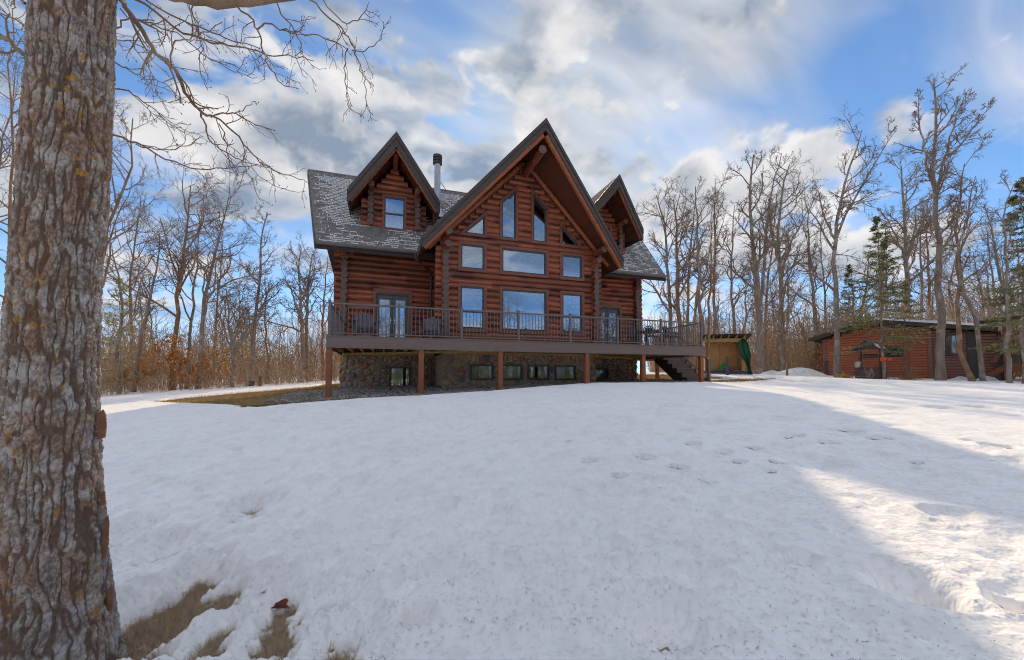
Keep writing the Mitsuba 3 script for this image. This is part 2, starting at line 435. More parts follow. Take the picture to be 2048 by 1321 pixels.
win_main = []
for zb, zt, hung in ((2.68, 3.765, False), (.49, 2.23, True)):
    win_main += [(rect(XC - a1, XC - a2, zb, zt), hung, 'rect'), (rect(XC - a3, XC + a3, zb, zt), False, 'rect'), (rect(XC + a2, XC + a1, zb, zt), hung, 'rect')]
tri = [(3.90, 3.985), (4.985, 3.985), (4.985, 5.0)]
tall = [(5.47, 3.985), (6.195, 3.985), (6.195, 6.17), (5.47, 5.44)]
win_main += [(tri, False, 'tri'), (mir(tri), False, 'tri'), (tall, False, 'tall'), (mir(tall), False, 'tall')]


def window(parent, pts, y, trim=.105, fr=.045, rail=None, trim_mat='m_trim', label=None, sill=False):
    """trim boards round a dark frame round one pane; y: the face of the trim"""
    poly = Polygon(pts)
    if not poly.exterior.is_ccw:
        poly = Polygon(list(poly.exterior.coords)[::-1])
    inner = poly.buffer(-trim, join_style=2, mitre_limit=8)
    glass = inner.buffer(-fr, join_style=2, mitre_limit=8)
    k = add('window', extrude(poly.difference(inner), y, y + .16), trim_mat, parent, frame=H, label=label)
    add('frame', extrude(inner.difference(glass), y + .025, y + .12), 'm_frame', k, frame=H)
    add('pane', sheet(glass, y + .07), 'm_glass', k, frame=H)
    x0, z0, x1, z1 = glass.bounds
    if rail:
        add('rail', box(x0 - .01, x1 + .01, y + .035, y + .10, rail - .028, rail + .028), 'm_frame', k, frame=H)
    if poly.bounds[3] - poly.bounds[1] < 2.4 and len(pts) == 4 and trim > .08:
        add('head_board', box(poly.bounds[0] - .03, poly.bounds[2] + .03, y - .03, y + .1, poly.bounds[3] - .01, poly.bounds[3] + .10 if sill else poly.bounds[3] + .03), trim_mat, k, frame=H) if sill else None
    return k


def intervals(x0, x1, z, holes):
    segs = [(x0, x1)]
    for h in holes:
        s = h.intersection(sbox(x0 - 1, z - .05, x1 + 1, z + .05))
        if s.is_empty:
            continue
        a, b = s.bounds[0], s.bounds[2]
        segs = [q for p in segs for q in ((p[0], min(p[1], a)), (max(p[0], b), p[1])) if q[1] - q[0] > .05]
    return segs


def log_x(parent, x0, x1, y, z, r=RL, name='log'):
    jr = r * (1 + .05 * (rng.random() - .5))
    n = max(2, int((x1 - x0) / 1.1) + 1)
    t = np.linspace(0, 1, n)
    pts = np.stack([x0 + (x1 - x0) * t, y + (rng.random(n) - .5) * .012, z + (rng.random(n) - .5) * .010], 1)
    return add(name, tubes([pts], [jr * (1 + .05 * (rng.random(n) - .5))], 12, True), 'm_log', parent, smooth=40, frame=H)


def log_y(parent, x, y0, y1, z, r=RL, name='log_end', m='m_log_end', sides=14):
    r = r * (1 + .08 * (rng.random() - .5))
    x, z, y0 = x + (rng.random() - .5) * .025, z + (rng.random() - .5) * .012, y0 + (rng.random() - .5) * .05
    return add(name, pole((x, y0, z), (x, y1, z), r, r, sides), m, parent, smooth=40, frame=H)


# great gable wall
z_gable = lambda X: 7.47 - 1.024 * abs(X - XC)                         # top face of the great gable roof
z_main = lambda Y: 3.53 + 1.046 * (Y - 3.12)                           # front slope of the long roof
holes = [Polygon(p) for p, _, _ in win_main]
outline = Polygon([(3.38, -.2), (9.54, -.2), (9.54, 3.85), (XC, z_gable(XC) - .42), (3.38, 3.85)])
wall = add('gable_wall', extrude(outline.difference(unary_union([h.buffer(-.05) for h in holes])), YM - .02, YM + .10), 'm_inside', house, frame=H)
for k in range(0, 34):
    z = ZL0 + COURSE * k
    half = min(3.33, (7.47 - .50 - z) / 1.024 - .06)
    if half < .12:
        break
    if k >= 17:
        half = min(half, 3.2)
    for s in intervals(XC - half, XC + half, z, holes):
        log_x(wall, s[0], s[1], YM, z)
for i, (p, hung, kind) in enumerate(win_main):
    window(house, p, 2.075, trim=.105 if kind == 'rect' else .085, rail=1.22 if hung else None)
for xx in (XC - 2.99, XC + 2.99):                                       # corner columns: ends of the logs that run back
    for k in range(0, 16):
        log_y(wall, xx, 1.90, 4.2, ZL0 + COURSE * (k + .5), .122)

# wings
doorL, doorR = rect(1.03, 2.47, -.05, 2.26), rect(10.62, 12.09, -.05, 2.26)
for side, (x0, x1, door) in enumerate(((xL - .36, 3.36, doorL), (9.56, xR + .36, doorR))):
    hole = Polygon(door)
    c = sbox(x0 + .3 if side == 0 else x0, -.2, x1 if side == 0 else x1 - .3, 4.3).difference(hole.buffer(-.05))
    w = add('wing_wall', extrude(c, YW - .02, YW + .10), 'm_inside', house, frame=H)
    for k in range(0, 18):
        z = ZL0 + COURSE * k
        for s in intervals(x0, x1, z, [hole]):
            log_x(w, s[0], s[1], YW, z)
    xx = xL if side == 0 else xR
    for k in range(0, 17):
        log_y(w, xx, 3.97, 10.9, ZL0 + COURSE * (k + .5), .122)
    # the rest of the end wall, up into the gable of the long roof
    g = Polygon([(4.2, 3.4), (10.75, 3.4), (10.75, z_main(4.2) - .25), (7.45, z_main(7.45) - .3), (4.2, z_main(4.2) - .25)])
    v, f = extrude(unary_union([g, sbox(4.2, -.3, 10.75, 3.5)]), 0, .12)
    add('end_wall', (np.stack([v[:, 1] + xx - .06, v[:, 0], v[:, 2]], 1), f[:, ::-1]), 'm_soffit', house, frame=H)
    for k in range(17, 36):
        z = ZL0 + COURSE * (k + .5)
        y_lo = 3.12 + (z + .35 - 3.53) / 1.046
        if y_lo < 7.3:
            add('end_log', pole((xx, y_lo, z), (xx, 14.9 - y_lo, z), RL, RL, 8), 'm_log_end', house, smooth=40, frame=H)
add('back_wall', box(xL, xR, 10.75, 10.9, -2, 3.6), 'm_soffit', house, frame=H)
add('floor', box(xL + .1, xR - .1, 4.4, 10.75, -.16, -.06), 'm_inside', house, frame=H)
add('floor', box(3.5, 9.42, 2.35, 4.399, -.16, -.06), 'm_inside', house, frame=H)
add('upper_floor', box(xL + .1, 3.4, 4.45, 10.7, 3.0, 3.15), 'm_inside', house, frame=H)
add('upper_floor', box(9.5, xR - .1, 4.45, 10.7, 3.0, 3.15), 'm_inside', house, frame=H)
add('inner_wall', box(3.3, 3.42, 4.4, 10.7, -.05, 6), 'm_inside', house, frame=H)
add('inner_wall', box(9.5, 9.62, 4.4, 10.7, -.05, 6), 'm_inside', house, frame=H)


def glazed_door(door, leaves, lites, label):
    poly = Polygon(door)
    x0, z0, x1, z1 = poly.bounds
    k = add('door', extrude(poly.difference(sbox(x0 + .10, -.1, x1 - .10, z1 - .17)), 4.115, 4.30), 'm_trim', house, frame=H, label=label)
    add('frame', extrude(sbox(x0 + .10, -.04, x1 - .10, z1 - .17).difference(sbox(x0 + .16, -.1, x1 - .16, z1 - .23)), 4.15, 4.28), 'm_frame', k, frame=H)
    for (l0, l1), (g0, g1) in zip(leaves, lites):
        g = sbox(g0, .18, g1, 1.86)
        add('leaf', extrude(sbox(l0, -.02, l1, z1 - .235).difference(g), 4.19, 4.24), 'm_door', k, frame=H)
        add('pane', sheet(g, 4.215), 'm_glass', k, frame=H)
    m = (leaves[0][1] + leaves[1][0]) / 2
    for s in (-1, 1):
        add('handle', join([box(m + s * .065 - .012, m + s * .065 + .012, 4.15, 4.19, .92, 1.16), box(m + s * .065 - .05, m + s * .065 + .05, 4.13, 4.155, 1.04, 1.065)]), 'm_white', k, frame=H)


glazed_door(doorL, [(1.195, 1.745), (1.755, 2.305)], [(1.27, 1.64), (1.87, 2.22)], 'dark grey double door with two long panes behind the left of the deck')
glazed_door(doorR, [(10.785, 11.35), (11.36, 11.925)], [(10.87, 11.24), (11.47, 11.83)], 'dark grey double door with two long panes behind the right of the deck')

# roofs
def basis(O, A, B):
    """origin O, S up the slope (O -> B at the same station), T along the eave (O -> A), N out of the roof"""
    O, A, B = (np.asarray(q, float) for q in (O, A, B))
    Tt = unit(A - O); S = B - O; S = unit(S - Tt * (S @ Tt)); N = np.cross(Tt, S)
    return O, Tt, S, N if N[2] > 0 else -N


def shingle_boxes(bs, L, trange, rowh=.142, tabw=.262, skip=None, thick=.011):
    O, Tt, S, N = bs
    rows = []
    for i in range(int(L / rowh)):
        s0 = i * rowh
        t0, t1 = trange(s0 + rowh / 2)
        t = np.arange(t0 - (i % 2) * tabw / 2 - rng.random() * .05, t1, tabw)
        a, b = np.maximum(t + .005, t0), np.minimum(t + tabw - .005, t1)
        ok = b - a > .04
        rows.append(np.stack([a[ok], b[ok], np.full(ok.sum(), s0)], 1))
    r = np.vstack(rows)
    if skip is not None:
        r = r[~skip((r[:, 0] + r[:, 1]) / 2, r[:, 2])]
    return r


def boxes_on(bs, a, b, s0, s1, h0, h1):
    """many small boxes lying on a slope; h0: height of their lower edge, h1: of the upper"""
    O, Tt, S, N = bs
    n = len(a)
    P = lambda t, s, h: O + t[:, None] * Tt + s[:, None] * S + h[:, None] * N
    lo = -.004 + 0 * a
    v = np.stack([P(a, s0, lo), P(b, s0, lo), P(a, s1, lo), P(b, s1, lo), P(a, s0, h0), P(b, s0, h0), P(a, s1, h1), P(b, s1, h1)], 1).reshape(-1, 3)
    f = (BOXF[None] + np.arange(n)[:, None, None] * 8).reshape(-1, 3)
    return v, f


def shingle_roof(parent, bs, L, trange, n_parts=0, skip=None, snow=None, rowh=.142, rank=None):
    r = shingle_boxes(bs, L, trange, rowh, skip=skip)
    h = .013 + rng.random(len(r)) * .004
    one = lambda i: boxes_on(bs, r[i, 0], r[i, 1], r[i, 2], r[i, 2] + rowh + .01, h[i], h[i] * .25)
    order = np.argsort(rank(r) if rank else r[:, 2])
    for i in order[:n_parts]:
        add('shingle', one(np.array([i])), 'm_shingle', parent, frame=H)
    if len(order) > n_parts:
        add('shingles', one(order[n_parts:]), 'm_shingle', parent, frame=H, kind='stuff', label='rows of small dark shingles')
    if snow is not None:
        p = snow((r[:, 0] + r[:, 1]) / 2, r[:, 2])
        i = rng.random(len(r)) < p
        j = rng.random(len(r)) < p * .9
        e = lambda m: (rng.random(m) - .5) * .06
        A, B, s0 = r[i, 0] + e(i.sum()), r[i, 1] + e(i.sum()), r[i, 2]
        wid = .008 + rng.random(i.sum()) * .010
        parts = [boxes_on(bs, A, B, s0 - wid, s0 + .006, .014 + 0 * A, .019 + 0 * A)]
        a, s0 = r[j, 0], r[j, 2]
        parts.append(boxes_on(bs, a - .011, a + .005 + rng.random(j.sum()) * .008, s0 - .01, s0 + rowh * (.6 + .4 * rng.random(j.sum())), .022 + 0 * a, .018 + 0 * a))
        add('snow', join(parts), 'm_snowcap', parent, frame=H, kind='stuff', label='thin lines of snow caught along the shingle edges')


XE, XRD, YR, ZR = 7.3, 8.31, 7.45, 8.06
eL, eR, rL, rR = (XC - XE, 3.12, 3.53), (XC + XE, 3.12, 3.53), (XC - XRD, YR, ZR), (XC + XRD, YR, ZR)
roof = add('roof', slab([eL, eR, rR, rL], .24), 'm_roofdeck', house, frame=H)
back = lambda p: (p[0], 2 * YR - p[1], p[2])
add('roof', slab([back(eR), back(eL), rL, rR], .24), 'm_roofdeck', house, frame=H)
Ls = math.hypot(YR - 3.12, ZR - 3.53)
bs = basis(eL, eR, (eL[0], YR, ZR))


def inside_other(t, s):
    X, Y, Z = XC - XE + t, 3.12 + s * (YR - 3.12) / Ls, 3.53 + s * (ZR - 3.53) / Ls
    m = Z < 7.47 - 1.024 * np.abs(X - XC) - .3
    for xd in (XC - 4.69, XC + 4.69):
        m |= (np.abs(X - xd) < .8) & (Y > 4.5) & (Z < 7.73 - 1.257 * np.abs(X - xd))
    return m


def roof_snow(t, s):
    X = XC - XE + t
    n = meshkit.fbm(np.stack([X * .9, s * .9, s * 0], 1), 3, 5)
    d = np.clip((n - .15) * 3.0, .45, 1)
    left = np.clip((X + .75 + s * .16) * 1.6, 0, 1)                       # bare along the rake
    dorm = 1 - .95 * np.exp(-(((X - 1.0) / 1.2) ** 2 + ((s - 1.15) / .75) ** 2))
    dorm2 = 1 - .9 * np.exp(-(((X - 3.2) / .6) ** 2 + ((s - 1.1) / .8) ** 2))
    right = np.where(X > XC, np.where(X > 12.6, .30, .75), 1.0)
    return np.clip(d * left * dorm * dorm2 * right * .93, 0, .93) * (s < 5.9)


shingle_roof(roof, bs, Ls, lambda s: (-s / Ls * (XRD - XE), 2 * XE + s / Ls * (XRD - XE)), 290, inside_other, roof_snow, rank=lambda r: np.abs(r[:, 0] - 2.0) * .28 + r[:, 2])
for s in (-1, 1):                                                      # verge boards of the long roof
    for sg in (0, 1):
        a = np.array([XC + s * XE, 3.10, 3.53]); b = np.array([XC + s * XRD, YR, ZR])
        if sg:
            a, b = np.array(back(a)), np.array(back(b))
        o = np.array([s * .04, 0, 0])
        add('verge_board', slab([a, b, b + o, a + o], .27), 'm_fascia', roof, frame=H)
add('ridge_cap', tubes([[np.array(rL) + [0, 0, .0], np.array(rR) + [0, 0, .0]]], [[.06, .06]], 6, True), 'm_shingle', roof, frame=H)


def pointed_roof(xc, hw, ye, yp, ze, zp, yb_e, yb_p, dz, name, label, wall_y, rafter_r, shingle_rows=True, inner=True):
    k0 = None
    for s in (-1, 1):
        A, B = np.array([xc + s * hw, ye, ze]), np.array([xc, yp, zp])
        C, D = np.array([xc, yb_p, zp]), np.array([xc + s * hw, yb_e, ze])
        k = add('gable_roof', slab([A, B, C, D], .16), 'm_roofdeck', house, frame=H, label=label if s < 0 else None)
        low = np.array([0, 0, .17])
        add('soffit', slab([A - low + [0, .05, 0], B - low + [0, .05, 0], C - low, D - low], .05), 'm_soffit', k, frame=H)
        o = np.array([0, -.045, 0]); o2 = np.array([0, -.075, 0])
        up = np.array([0, 0, .02])
        add('barge_board', slab([A + up, B + up, B + o + up, A + o + up], dz + .02), 'm_fascia', k, frame=H)
        add('drip_edge', slab([A + up * 1.3 + o, B + up * 1.3 + o, B + o2 + up * 1.3, A + o2 + up * 1.3], dz * .42), 'm_fascia', k, frame=H)
        add('eave_board', slab([A, D, D + [s * .04, 0, 0], A + [s * .04, 0, 0]], dz * .8), 'm_fascia', k, frame=H)
        dzr = np.array([0, 0, dz * .66 + rafter_r * 1.35])
        slope = unit(B - A)
        a, b = A + slope * .10 - dzr + [0, .10, 0], B - slope * rafter_r - dzr + [0, .10, 0]
        t = np.linspace(0, 1, 8)[:, None]
        pts = a + (b - a) * t
        add('rafter', tubes([pts], [rafter_r * (1 + .06 * (rng.random(8) - .5))], 12, True), 'm_rafter', k, smooth=40, frame=H)
        if inner:
            a = np.array([xc + s * hw * .93, wall_y, zp - (zp - ze) * .93]) - dzr; b = np.array([xc, wall_y, zp]) - dzr - slope * rafter_r
            add('rafter', tubes([a + (b - a) * t], [rafter_r * .9 + 0 * t[:, 0]], 12, True), 'm_rafter', k, smooth=40, frame=H)
        # shingles
        O = np.array([xc + s * hw, min(ye, yp) - .0, ze])
        Lr = math.hypot(hw, zp - ze)
        b2 = basis(O, O + [0, 1, 0], (xc, O[1], zp))
        tr = lambda q, ye=ye, yp=yp, O=O: ((ye + (yp - ye) * q / Lr) - O[1], (yb_e + (yb_p - yb_e) * q / Lr) - O[1] + .05)
        shingle_roof(k, b2, Lr, tr, 0)
        k0 = k0 or k
    return k0


pointed_roof(XC, 3.87, 1.40, .07, 3.51, 7.47, 3.14, 6.95, .375, 'great', 'tall steep roof over the glass gable', YM - .16, .105)
for xd, lab in ((XC - 4.69, 'left'), (XC + 4.69, 'right')):
    k = pointed_roof(xd, 1.63, 3.39, 2.84, 5.68, 7.73, 5.22, 7.16, .54, 'dormer', lab + ' dormer roof with a dark edge', YD - .2, .082, inner=False)
    # dormer walls
    zr_d = lambda dx: 7.73 - 1.257 * abs(dx)
    wz0, wz1 = 4.58, 6.0
    hw_ = .457
    hole = Polygon(rect(xd - hw_, xd + hw_, wz0, wz1))
    out = Polygon([(xd - .88, 4.5), (xd + .88, 4.5), (xd + .88, 6.05), (xd, 7.2), (xd - .88, 6.05)])
    d = add('dormer', extrude(out.difference(hole.buffer(-.05)), YD, YD + .1), 'm_inside', house, frame=H, label=lab + ' log dormer with one window')
    for kk in range(13):
        z = 4.60 + kk * .2165
        half = 1.22 if z < 5.86 else min(.98, (7.73 - .55 - z) / 1.257)
        if half < .1:
            break
        for s in intervals(xd - half, xd + half, z, [hole]):
            log_x(d, s[0], s[1], YD, z, .112)
    for s in (-1, 1):
        for kk in range(6):
            z = 4.80 + kk * .229
            yb = 3.12 + (z - 3.53) / 1.046 + .35
            log_y(d, xd + s * .88, 4.02, max(yb, 4.9), z, .112)
        log_y(d, xd + s * .85, 3.52, 6.2, 6.06, .112, 'purlin')
        v = slab([(xd + s * .88 - .04, YD, 6.1), (xd + s * .88 + .04, YD, 6.1), (xd + s * .88 + .04, 6.0, 6.1), (xd + s * .88 - .04, 6.0, 6.1)], 1.6)
        add('cheek', v, 'm_soffit', d, frame=H)
    log_y(d, xd, 3.15, 6.8, 7.13, .098, 'ridge_log')
    kw = window(house, rect(xd - hw_, xd + hw_, wz0, wz1), 4.155, trim=.085, fr=.04, rail=5.27, label=lab + ' dormer window with one crossbar')
    add('room', box(xd - .8, xd + .8, 5.1, 5.2, 4.5, 6.4), 'm_white' if lab == 'right' else 'm_inside', kw, frame=H) if lab == 'right' else None
# purlins of the great gable
log_y(house, XC, .30, 6.0, 6.60, .135, 'ridge_log', sides=16)
for s in (-1, 1):
    log_y(house, XC + s * 3.0, 1.30, 4.2, 3.80, .122, 'purlin', sides=16)
    log_y(house, XC + s * 2.96, 1.62, 4.2, 3.46, .112, 'purlin', sides=16)
for s in (-1, 1):                                                      # logs under the long eave
    xa, xb = (xL - .80, 3.0) if s < 0 else (9.9, xR + .80)
    for (yy, zz, rr) in ((3.62, 3.62, .105), (4.27, 3.88, .115)):
        log_x(house, xa, xb, yy, zz, rr, 'plate_log')
# gutters and downspouts
gut = [(0, 0), (.12, 0), (.14, -.06), (.10, -.12), (0, -.12)]
for x0, x1 in ((XC - XE + .02, 2.55), (XC + 3.80, XC + XE - .02)):
    v = np.array([[x, 3.10 - g, 3.545 + z] for x in (x0, x1) for g, z in gut])
    f = [[i, (i + 1) % 5, 5 + (i + 1) % 5] for i in range(5)] + [[i, 5 + (i + 1) % 5, 5 + i] for i in range(5)] + [[0, 2, 1], [0, 3, 2], [0, 4, 3], [5, 6, 7], [5, 7, 8], [5, 8, 9]]
    add('gutter', (v, np.array(f)), 'm_rail', house, frame=H)
add('downspout', tubes([[(2.50, 3.02, 3.46), (2.50, 3.02, 3.30), (2.56, 3.05, 3.18), (2.72, 3.2, 3.10), (3.05, 3.55, 2.98), (3.20, 4.02, 2.90), (3.20, 4.05, 2.5), (3.20, 4.05, .1)]], [[.042] * 8], 8, True), 'm_fascia', house, smooth=40, frame=H)
add('downspout', tubes([[(XC + 3.85, 3.02, 3.46), (XC + 3.8, 3.02, 3.36), (XC + 3.5, 3.15, 3.30), (XC + 3.1, 3.6, 3.25)]], [[.042] * 4], 8, True), 'm_fascia', house, smooth=40, frame=H)
add('downspout', tubes([[(3.20, 4.05, -.4), (3.20, 4.05, -1.35), (3.22, 3.98, -1.5), (3.35, 3.6, -1.55)]], [[.05] * 4], 8, True), 'm_rail', house, smooth=40, frame=H)
# stove pipe
px_, py_ = 3.59, 5.40
pipe = add('chimney', pole((px_, py_, 5.6), (px_, py_, 8.25), .135, .135, 20), 'm_metal', house, smooth=40, frame=H, label='round steel stove pipe with a slotted cap')
add('flashing', tubes([[(px_, py_, 5.75), (px_, py_, 6.25), (px_, py_, 6.27)]], [[.36, .165, .14]], 18), 'm_metal', pipe, smooth=40, frame=H)
add('cap', join([tubes([[(px_, py_, z0), (px_, py_, z1)]], [[.20, .20]], 20, True) for z0, z1 in ((8.22, 8.30), (8.36, 8.42), (8.48, 8.60))] + [pole((px_, py_, 8.22), (px_, py_, 8.58), .165, .165, 16)]), 'm_fascia', pipe, smooth=40, frame=H)
for z in (6.7, 7.3, 7.85):
    add('band', pole((px_, py_, z), (px_, py_, z + .03), .140, .140, 20), 'm_metal', pipe, smooth=40, frame=H)
add('stay', pole((px_ + .13, py_, 7.45), (px_ + 1.05, py_ + .55, 6.62), .016, .016, 6), 'm_metal', pipe, frame=H)

# foundation of round field stones
def voronoi_stones(x0, x1, z0, z1, cell, holes, seed):
    r = np.random.default_rng(seed)
    n = int((x1 - x0) * (z1 - z0) / cell ** 2)
    p = np.stack([r.uniform(x0, x1, n), r.uniform(z0, z1, n)], 1)
    dom = sbox(x0, z0, x1, z1)
    for it in range(3):
        q = np.vstack([p, *[np.stack([2 * a - p[:, 0] if a is not None else p[:, 0], 2 * b - p[:, 1] if b is not None else p[:, 1]], 1) for a, b in ((x0, None), (x1, None), (None, z0), (None, z1))]])
        vor = Voronoi(q)
        cells = [Polygon(vor.vertices[vor.regions[vor.point_region[i]]]) for i in range(len(p))]
        if it < 2:
            p = np.array([np.array(c.centroid.coords[0]) * .7 + pp * .3 for c, pp in zip(cells, p)])
    out = []
    hs = unary_union(holes).buffer(.02) if holes else None
    for c in cells:
        c = c.buffer(-.012)
        if hs is not None:
            c = c.difference(hs)
        for g in getattr(c, 'geoms', [c]):
            g = g.buffer(-.055).buffer(.055) if g.area > .02 else g.buffer(-.02).buffer(.02)
            for gg in getattr(g, 'geoms', [g]):
                if gg.area > .004:
                    out.append(gg)
    return out


def stone_mesh(g, y, r):
    c = np.array(g.exterior.simplify(.012).coords)[:-1]
    n = 10
    L = LineString(list(c) + [c[0]])
    ring = np.array([L.interpolate((i + r.random() * .4) / n, normalized=True).coords[0] for i in range(n)])
    cc = ring.mean(0)
    rings = []
    dep = .035 + r.random() * .05
    for k, h in ((1.0, .0), (.93, .55), (.62, .95)):
        q = cc + (ring - cc) * k
        rings.append(np.stack([q[:, 0], y - h * dep + (r.random(n) - .5) * .008, q[:, 1]], 1))
    v = np.vstack(rings + [np.array([[cc[0], y - dep, cc[1]]])])
    f = []
    for a in range(2):
        for i in range(n):
            j = (i + 1) % n
            f += [[a * n + i, a * n + j, a * n + n + j], [a * n + i, a * n + n + j, a * n + n + i]]
    f += [[2 * n + i, 2 * n + (i + 1) % n, 3 * n] for i in range(n)]
    return v, np.array(f)


BW = [(4.43, 5.31, -1.24, -.67), (5.57, 6.45, -1.24, -.67), (6.67, 7.56, -1.24, -.67), (7.81, 8.70, -1.25, -.68)]
for (x0, x1, y, wins, seed) in ((3.44, 9.62, 2.30, BW, 1), (-.11, 3.44, 4.36, [(1.69, 2.46, -1.63, -.74)], 2), (9.62, 13.1, 4.36, [(10.72, 11.48, -1.26, -.76)], 3)):
    hs = [sbox(a, c, b, d) for a, b, c, d in wins]
    body = sbox(x0, -2.3, x1, -.30)
    fnd = add('foundation', extrude(body.difference(unary_union(hs).buffer(-.03)), y + .03, y + .35), 'm_mortar', house, frame=H)
    r = np.random.default_rng(seed)
    for g in voronoi_stones(x0 - .05, x1 + .05, -1.95, -.30, .235, hs, seed):
        add('stone', stone_mesh(g, y + .04, r), f'm_stone{r.choice(7, p=[.22, .22, .12, .1, .16, .10, .08])}', fnd, smooth=50, frame=H)
    for a, b, c, d in wins:
        window(house, rect(a, b, c, d), y - .04, trim=.035, fr=.03, trim_mat='m_frame')
        if y < 3:
            add('curtain', box(a + .07, a + .19, y + .09, y + .10, c + .06, d - .06), 'm_dark', house, frame=H) if a < 5 else None
for x, y0, y1 in ((3.44, 2.33, 4.5), (9.62, 2.33, 4.5), (-.11, 4.4, 10.9), (13.1, 4.4, 10.9)):
    add('foundation', box(x - (.30 if x in (9.62, 13.1) else 0), x + (.30 if x in (3.44, -.11) else 0), y0, y1, -2.3, -.30), 'm_mortar', house, frame=H)
add('rim_board', box(3.40, 9.66, 2.26, 2.36, -.30, -.06), 'm_lumber', house, frame=H)
add('rim_board', box(-.12, 3.40, 4.32, 4.42, -.30, -.06), 'm_lumber', house, frame=H)
add('rim_board', box(9.66, 13.1, 4.32, 4.42, -.30, -.06), 'm_lumber', house, frame=H)
add('basement_back', box(.3, 12.8, 6.0, 6.1, -2.2, -.3), 'm_inside', house, frame=H)
# things seen through the glass
lamp = thing('table_lamp', 'pale lampshade glimpsed behind the tall left pane of the gable', 'lamp')
add('shade', tubes([[(6.02, 2.62, 4.08), (6.02, 2.62, 4.38)]], [[.20, .12]], 14), 'm_white', lamp, smooth=40, frame=H)
add('stand', pole((6.02, 2.62, 3.72), (6.02, 2.62, 4.10), .05, .03, 10), 'm_trim', lamp, smooth=40, frame=H)
add('loft_floor', box(3.5, 9.42, 2.5, 10.7, 3.62, 3.72), 'm_inside', house, frame=H)

# ------------------------------------------------------------------ THE DECK
deck = thing('deck', 'brown raised deck with a slim metal railing across the front of the log house', 'deck')
DX0, DX1 = -.06, 12.90
add('fascia_board', box(DX0, DX1, -.07, -.035, -.325, -.012), 'm_deck', deck, frame=H)
add('fascia_board', box(DX0, DX0 + .035, -.034, 4.1, -.325, -.012), 'm_deck', deck, frame=H)
add('fascia_board', box(DX1 - .035, DX1, -.034, 4.1, -.325, -.012), 'm_deck', deck, frame=H)
for i in range(30):
    y0 = -.085 + i * .142
    segs = [(DX0 - .015, DX1 + .015)] if y0 + .137 < 2.07 else [(DX0 - .015, 3.34), (9.60, DX1 + .015)]
    for a, b in segs:
        if y0 < 4.02:
            add('deck_board', box(a, b, y0, y0 + .137, -.010, .015), 'm_deck', deck, frame=H)
for i in range(37):
    x = .02 + i * .355
    y1 = 2.22 if 3.4 < x < 9.62 else 4.28
    add('joist', box(x - .02, x + .02, -.033, y1, -.255, -.012), 'm_lumber', deck, frame=H)
add('beam', beam((-.02, 4.22, -.29), (5.05, .30, -.29), .05, .07), 'm_lumber', deck, frame=H)
add('beam', box(.05, 12.8, .16, .24, -.40, -.258), 'm_lumber', deck, frame=H) if False else None
add('beam', beam((9.5, 2.2, -.30), (12.6, 3.6, -.30), .05, .08), 'm_lumber', deck, frame=H)
for x in (0.01, 2.47, 4.885, 7.93, 10.18, 12.77):
    wx, wy, _ = h2w([x, .06, 0])
    zb = float(gz(wx, wy)) - P0[2] - .25
    k = add('post', box(x - .072, x + .072, -.030, .114, zb, -.257 if False else -.26), 'm_post', deck, frame=H)
    add('footing', box(x - .095, x + .095, -.052, .137, zb - .1, zb + (.30 if x < 3 else .20)), 'm_lumber', k, frame=H)
    add('post_trim', box(x - .072, x + .072, -.031, .113, -.262, -.012), 'm_post', k, frame=H) if False else None
for x in (.8, 1.6, 2.9):                                               # ladder hooks under the joists
    pass
LR = 1.829


def rail_run(p, q, nb, posts=True, low=.09):
    p, q = np.asarray(p, float), np.asarray(q, float)
    up = np.array([0, 0, 1.0])
    add('top_rail', beam(p + up * .91, q + up * .91, .055, .042), 'm_rail', deck, frame=H)
    add('bottom_rail', beam(p + up * low, q + up * low, .040, .032), 'm_rail', deck, frame=H)
    for i in range(nb):
        c = p + (q - p) * (i + 1) / (nb + 1)
        add('baluster', join([box(c[0] - .0085, c[0] + .0085, c[1] - .0085, c[1] + .0085, c[2] + low, c[2] + .9)]), 'm_rail', deck, frame=H)
    m = (p + q) / 2
    add('support_block', box(m[0] - .018, m[0] + .018, m[1] - .018, m[1] + .018, m[2] + .014, m[2] + low), 'm_rail', deck, frame=H)


def rail_post(x, y, z=0, h=.965):
    k = add('railing_post', box(x - .034, x + .034, y - .034, y + .034, z + .01, z + h), 'm_rail', deck, frame=H)
    add('cap', join([box(x - .041, x + .041, y - .041, y + .041, z + h, z + h + .014), slab([(x - .034, y - .034, z + h + .03), (x + .034, y - .034, z + h + .03), (x + .034, y + .034, z + h + .03), (x - .034, y + .034, z + h + .03)], .016)]), 'm_rail', k, frame=H)
    add('base', box(x - .055, x + .055, y - .055, y + .055, z + .014, z + .045), 'm_rail', k, frame=H)


for i in range(8):
    rail_post(i * LR, .03)
    if i < 7:
        rail_run((i * LR + .034, .03, 0), ((i + 1) * LR - .034, .03, 0), 15)
for X in (0.0, 12.80):
    rail_post(X, 2.03)
    rail_run((X, .065, 0), (X, 1.995, 0), 16)
    rail_run((X, 2.065, 0), (X, 3.98, 0), 16)
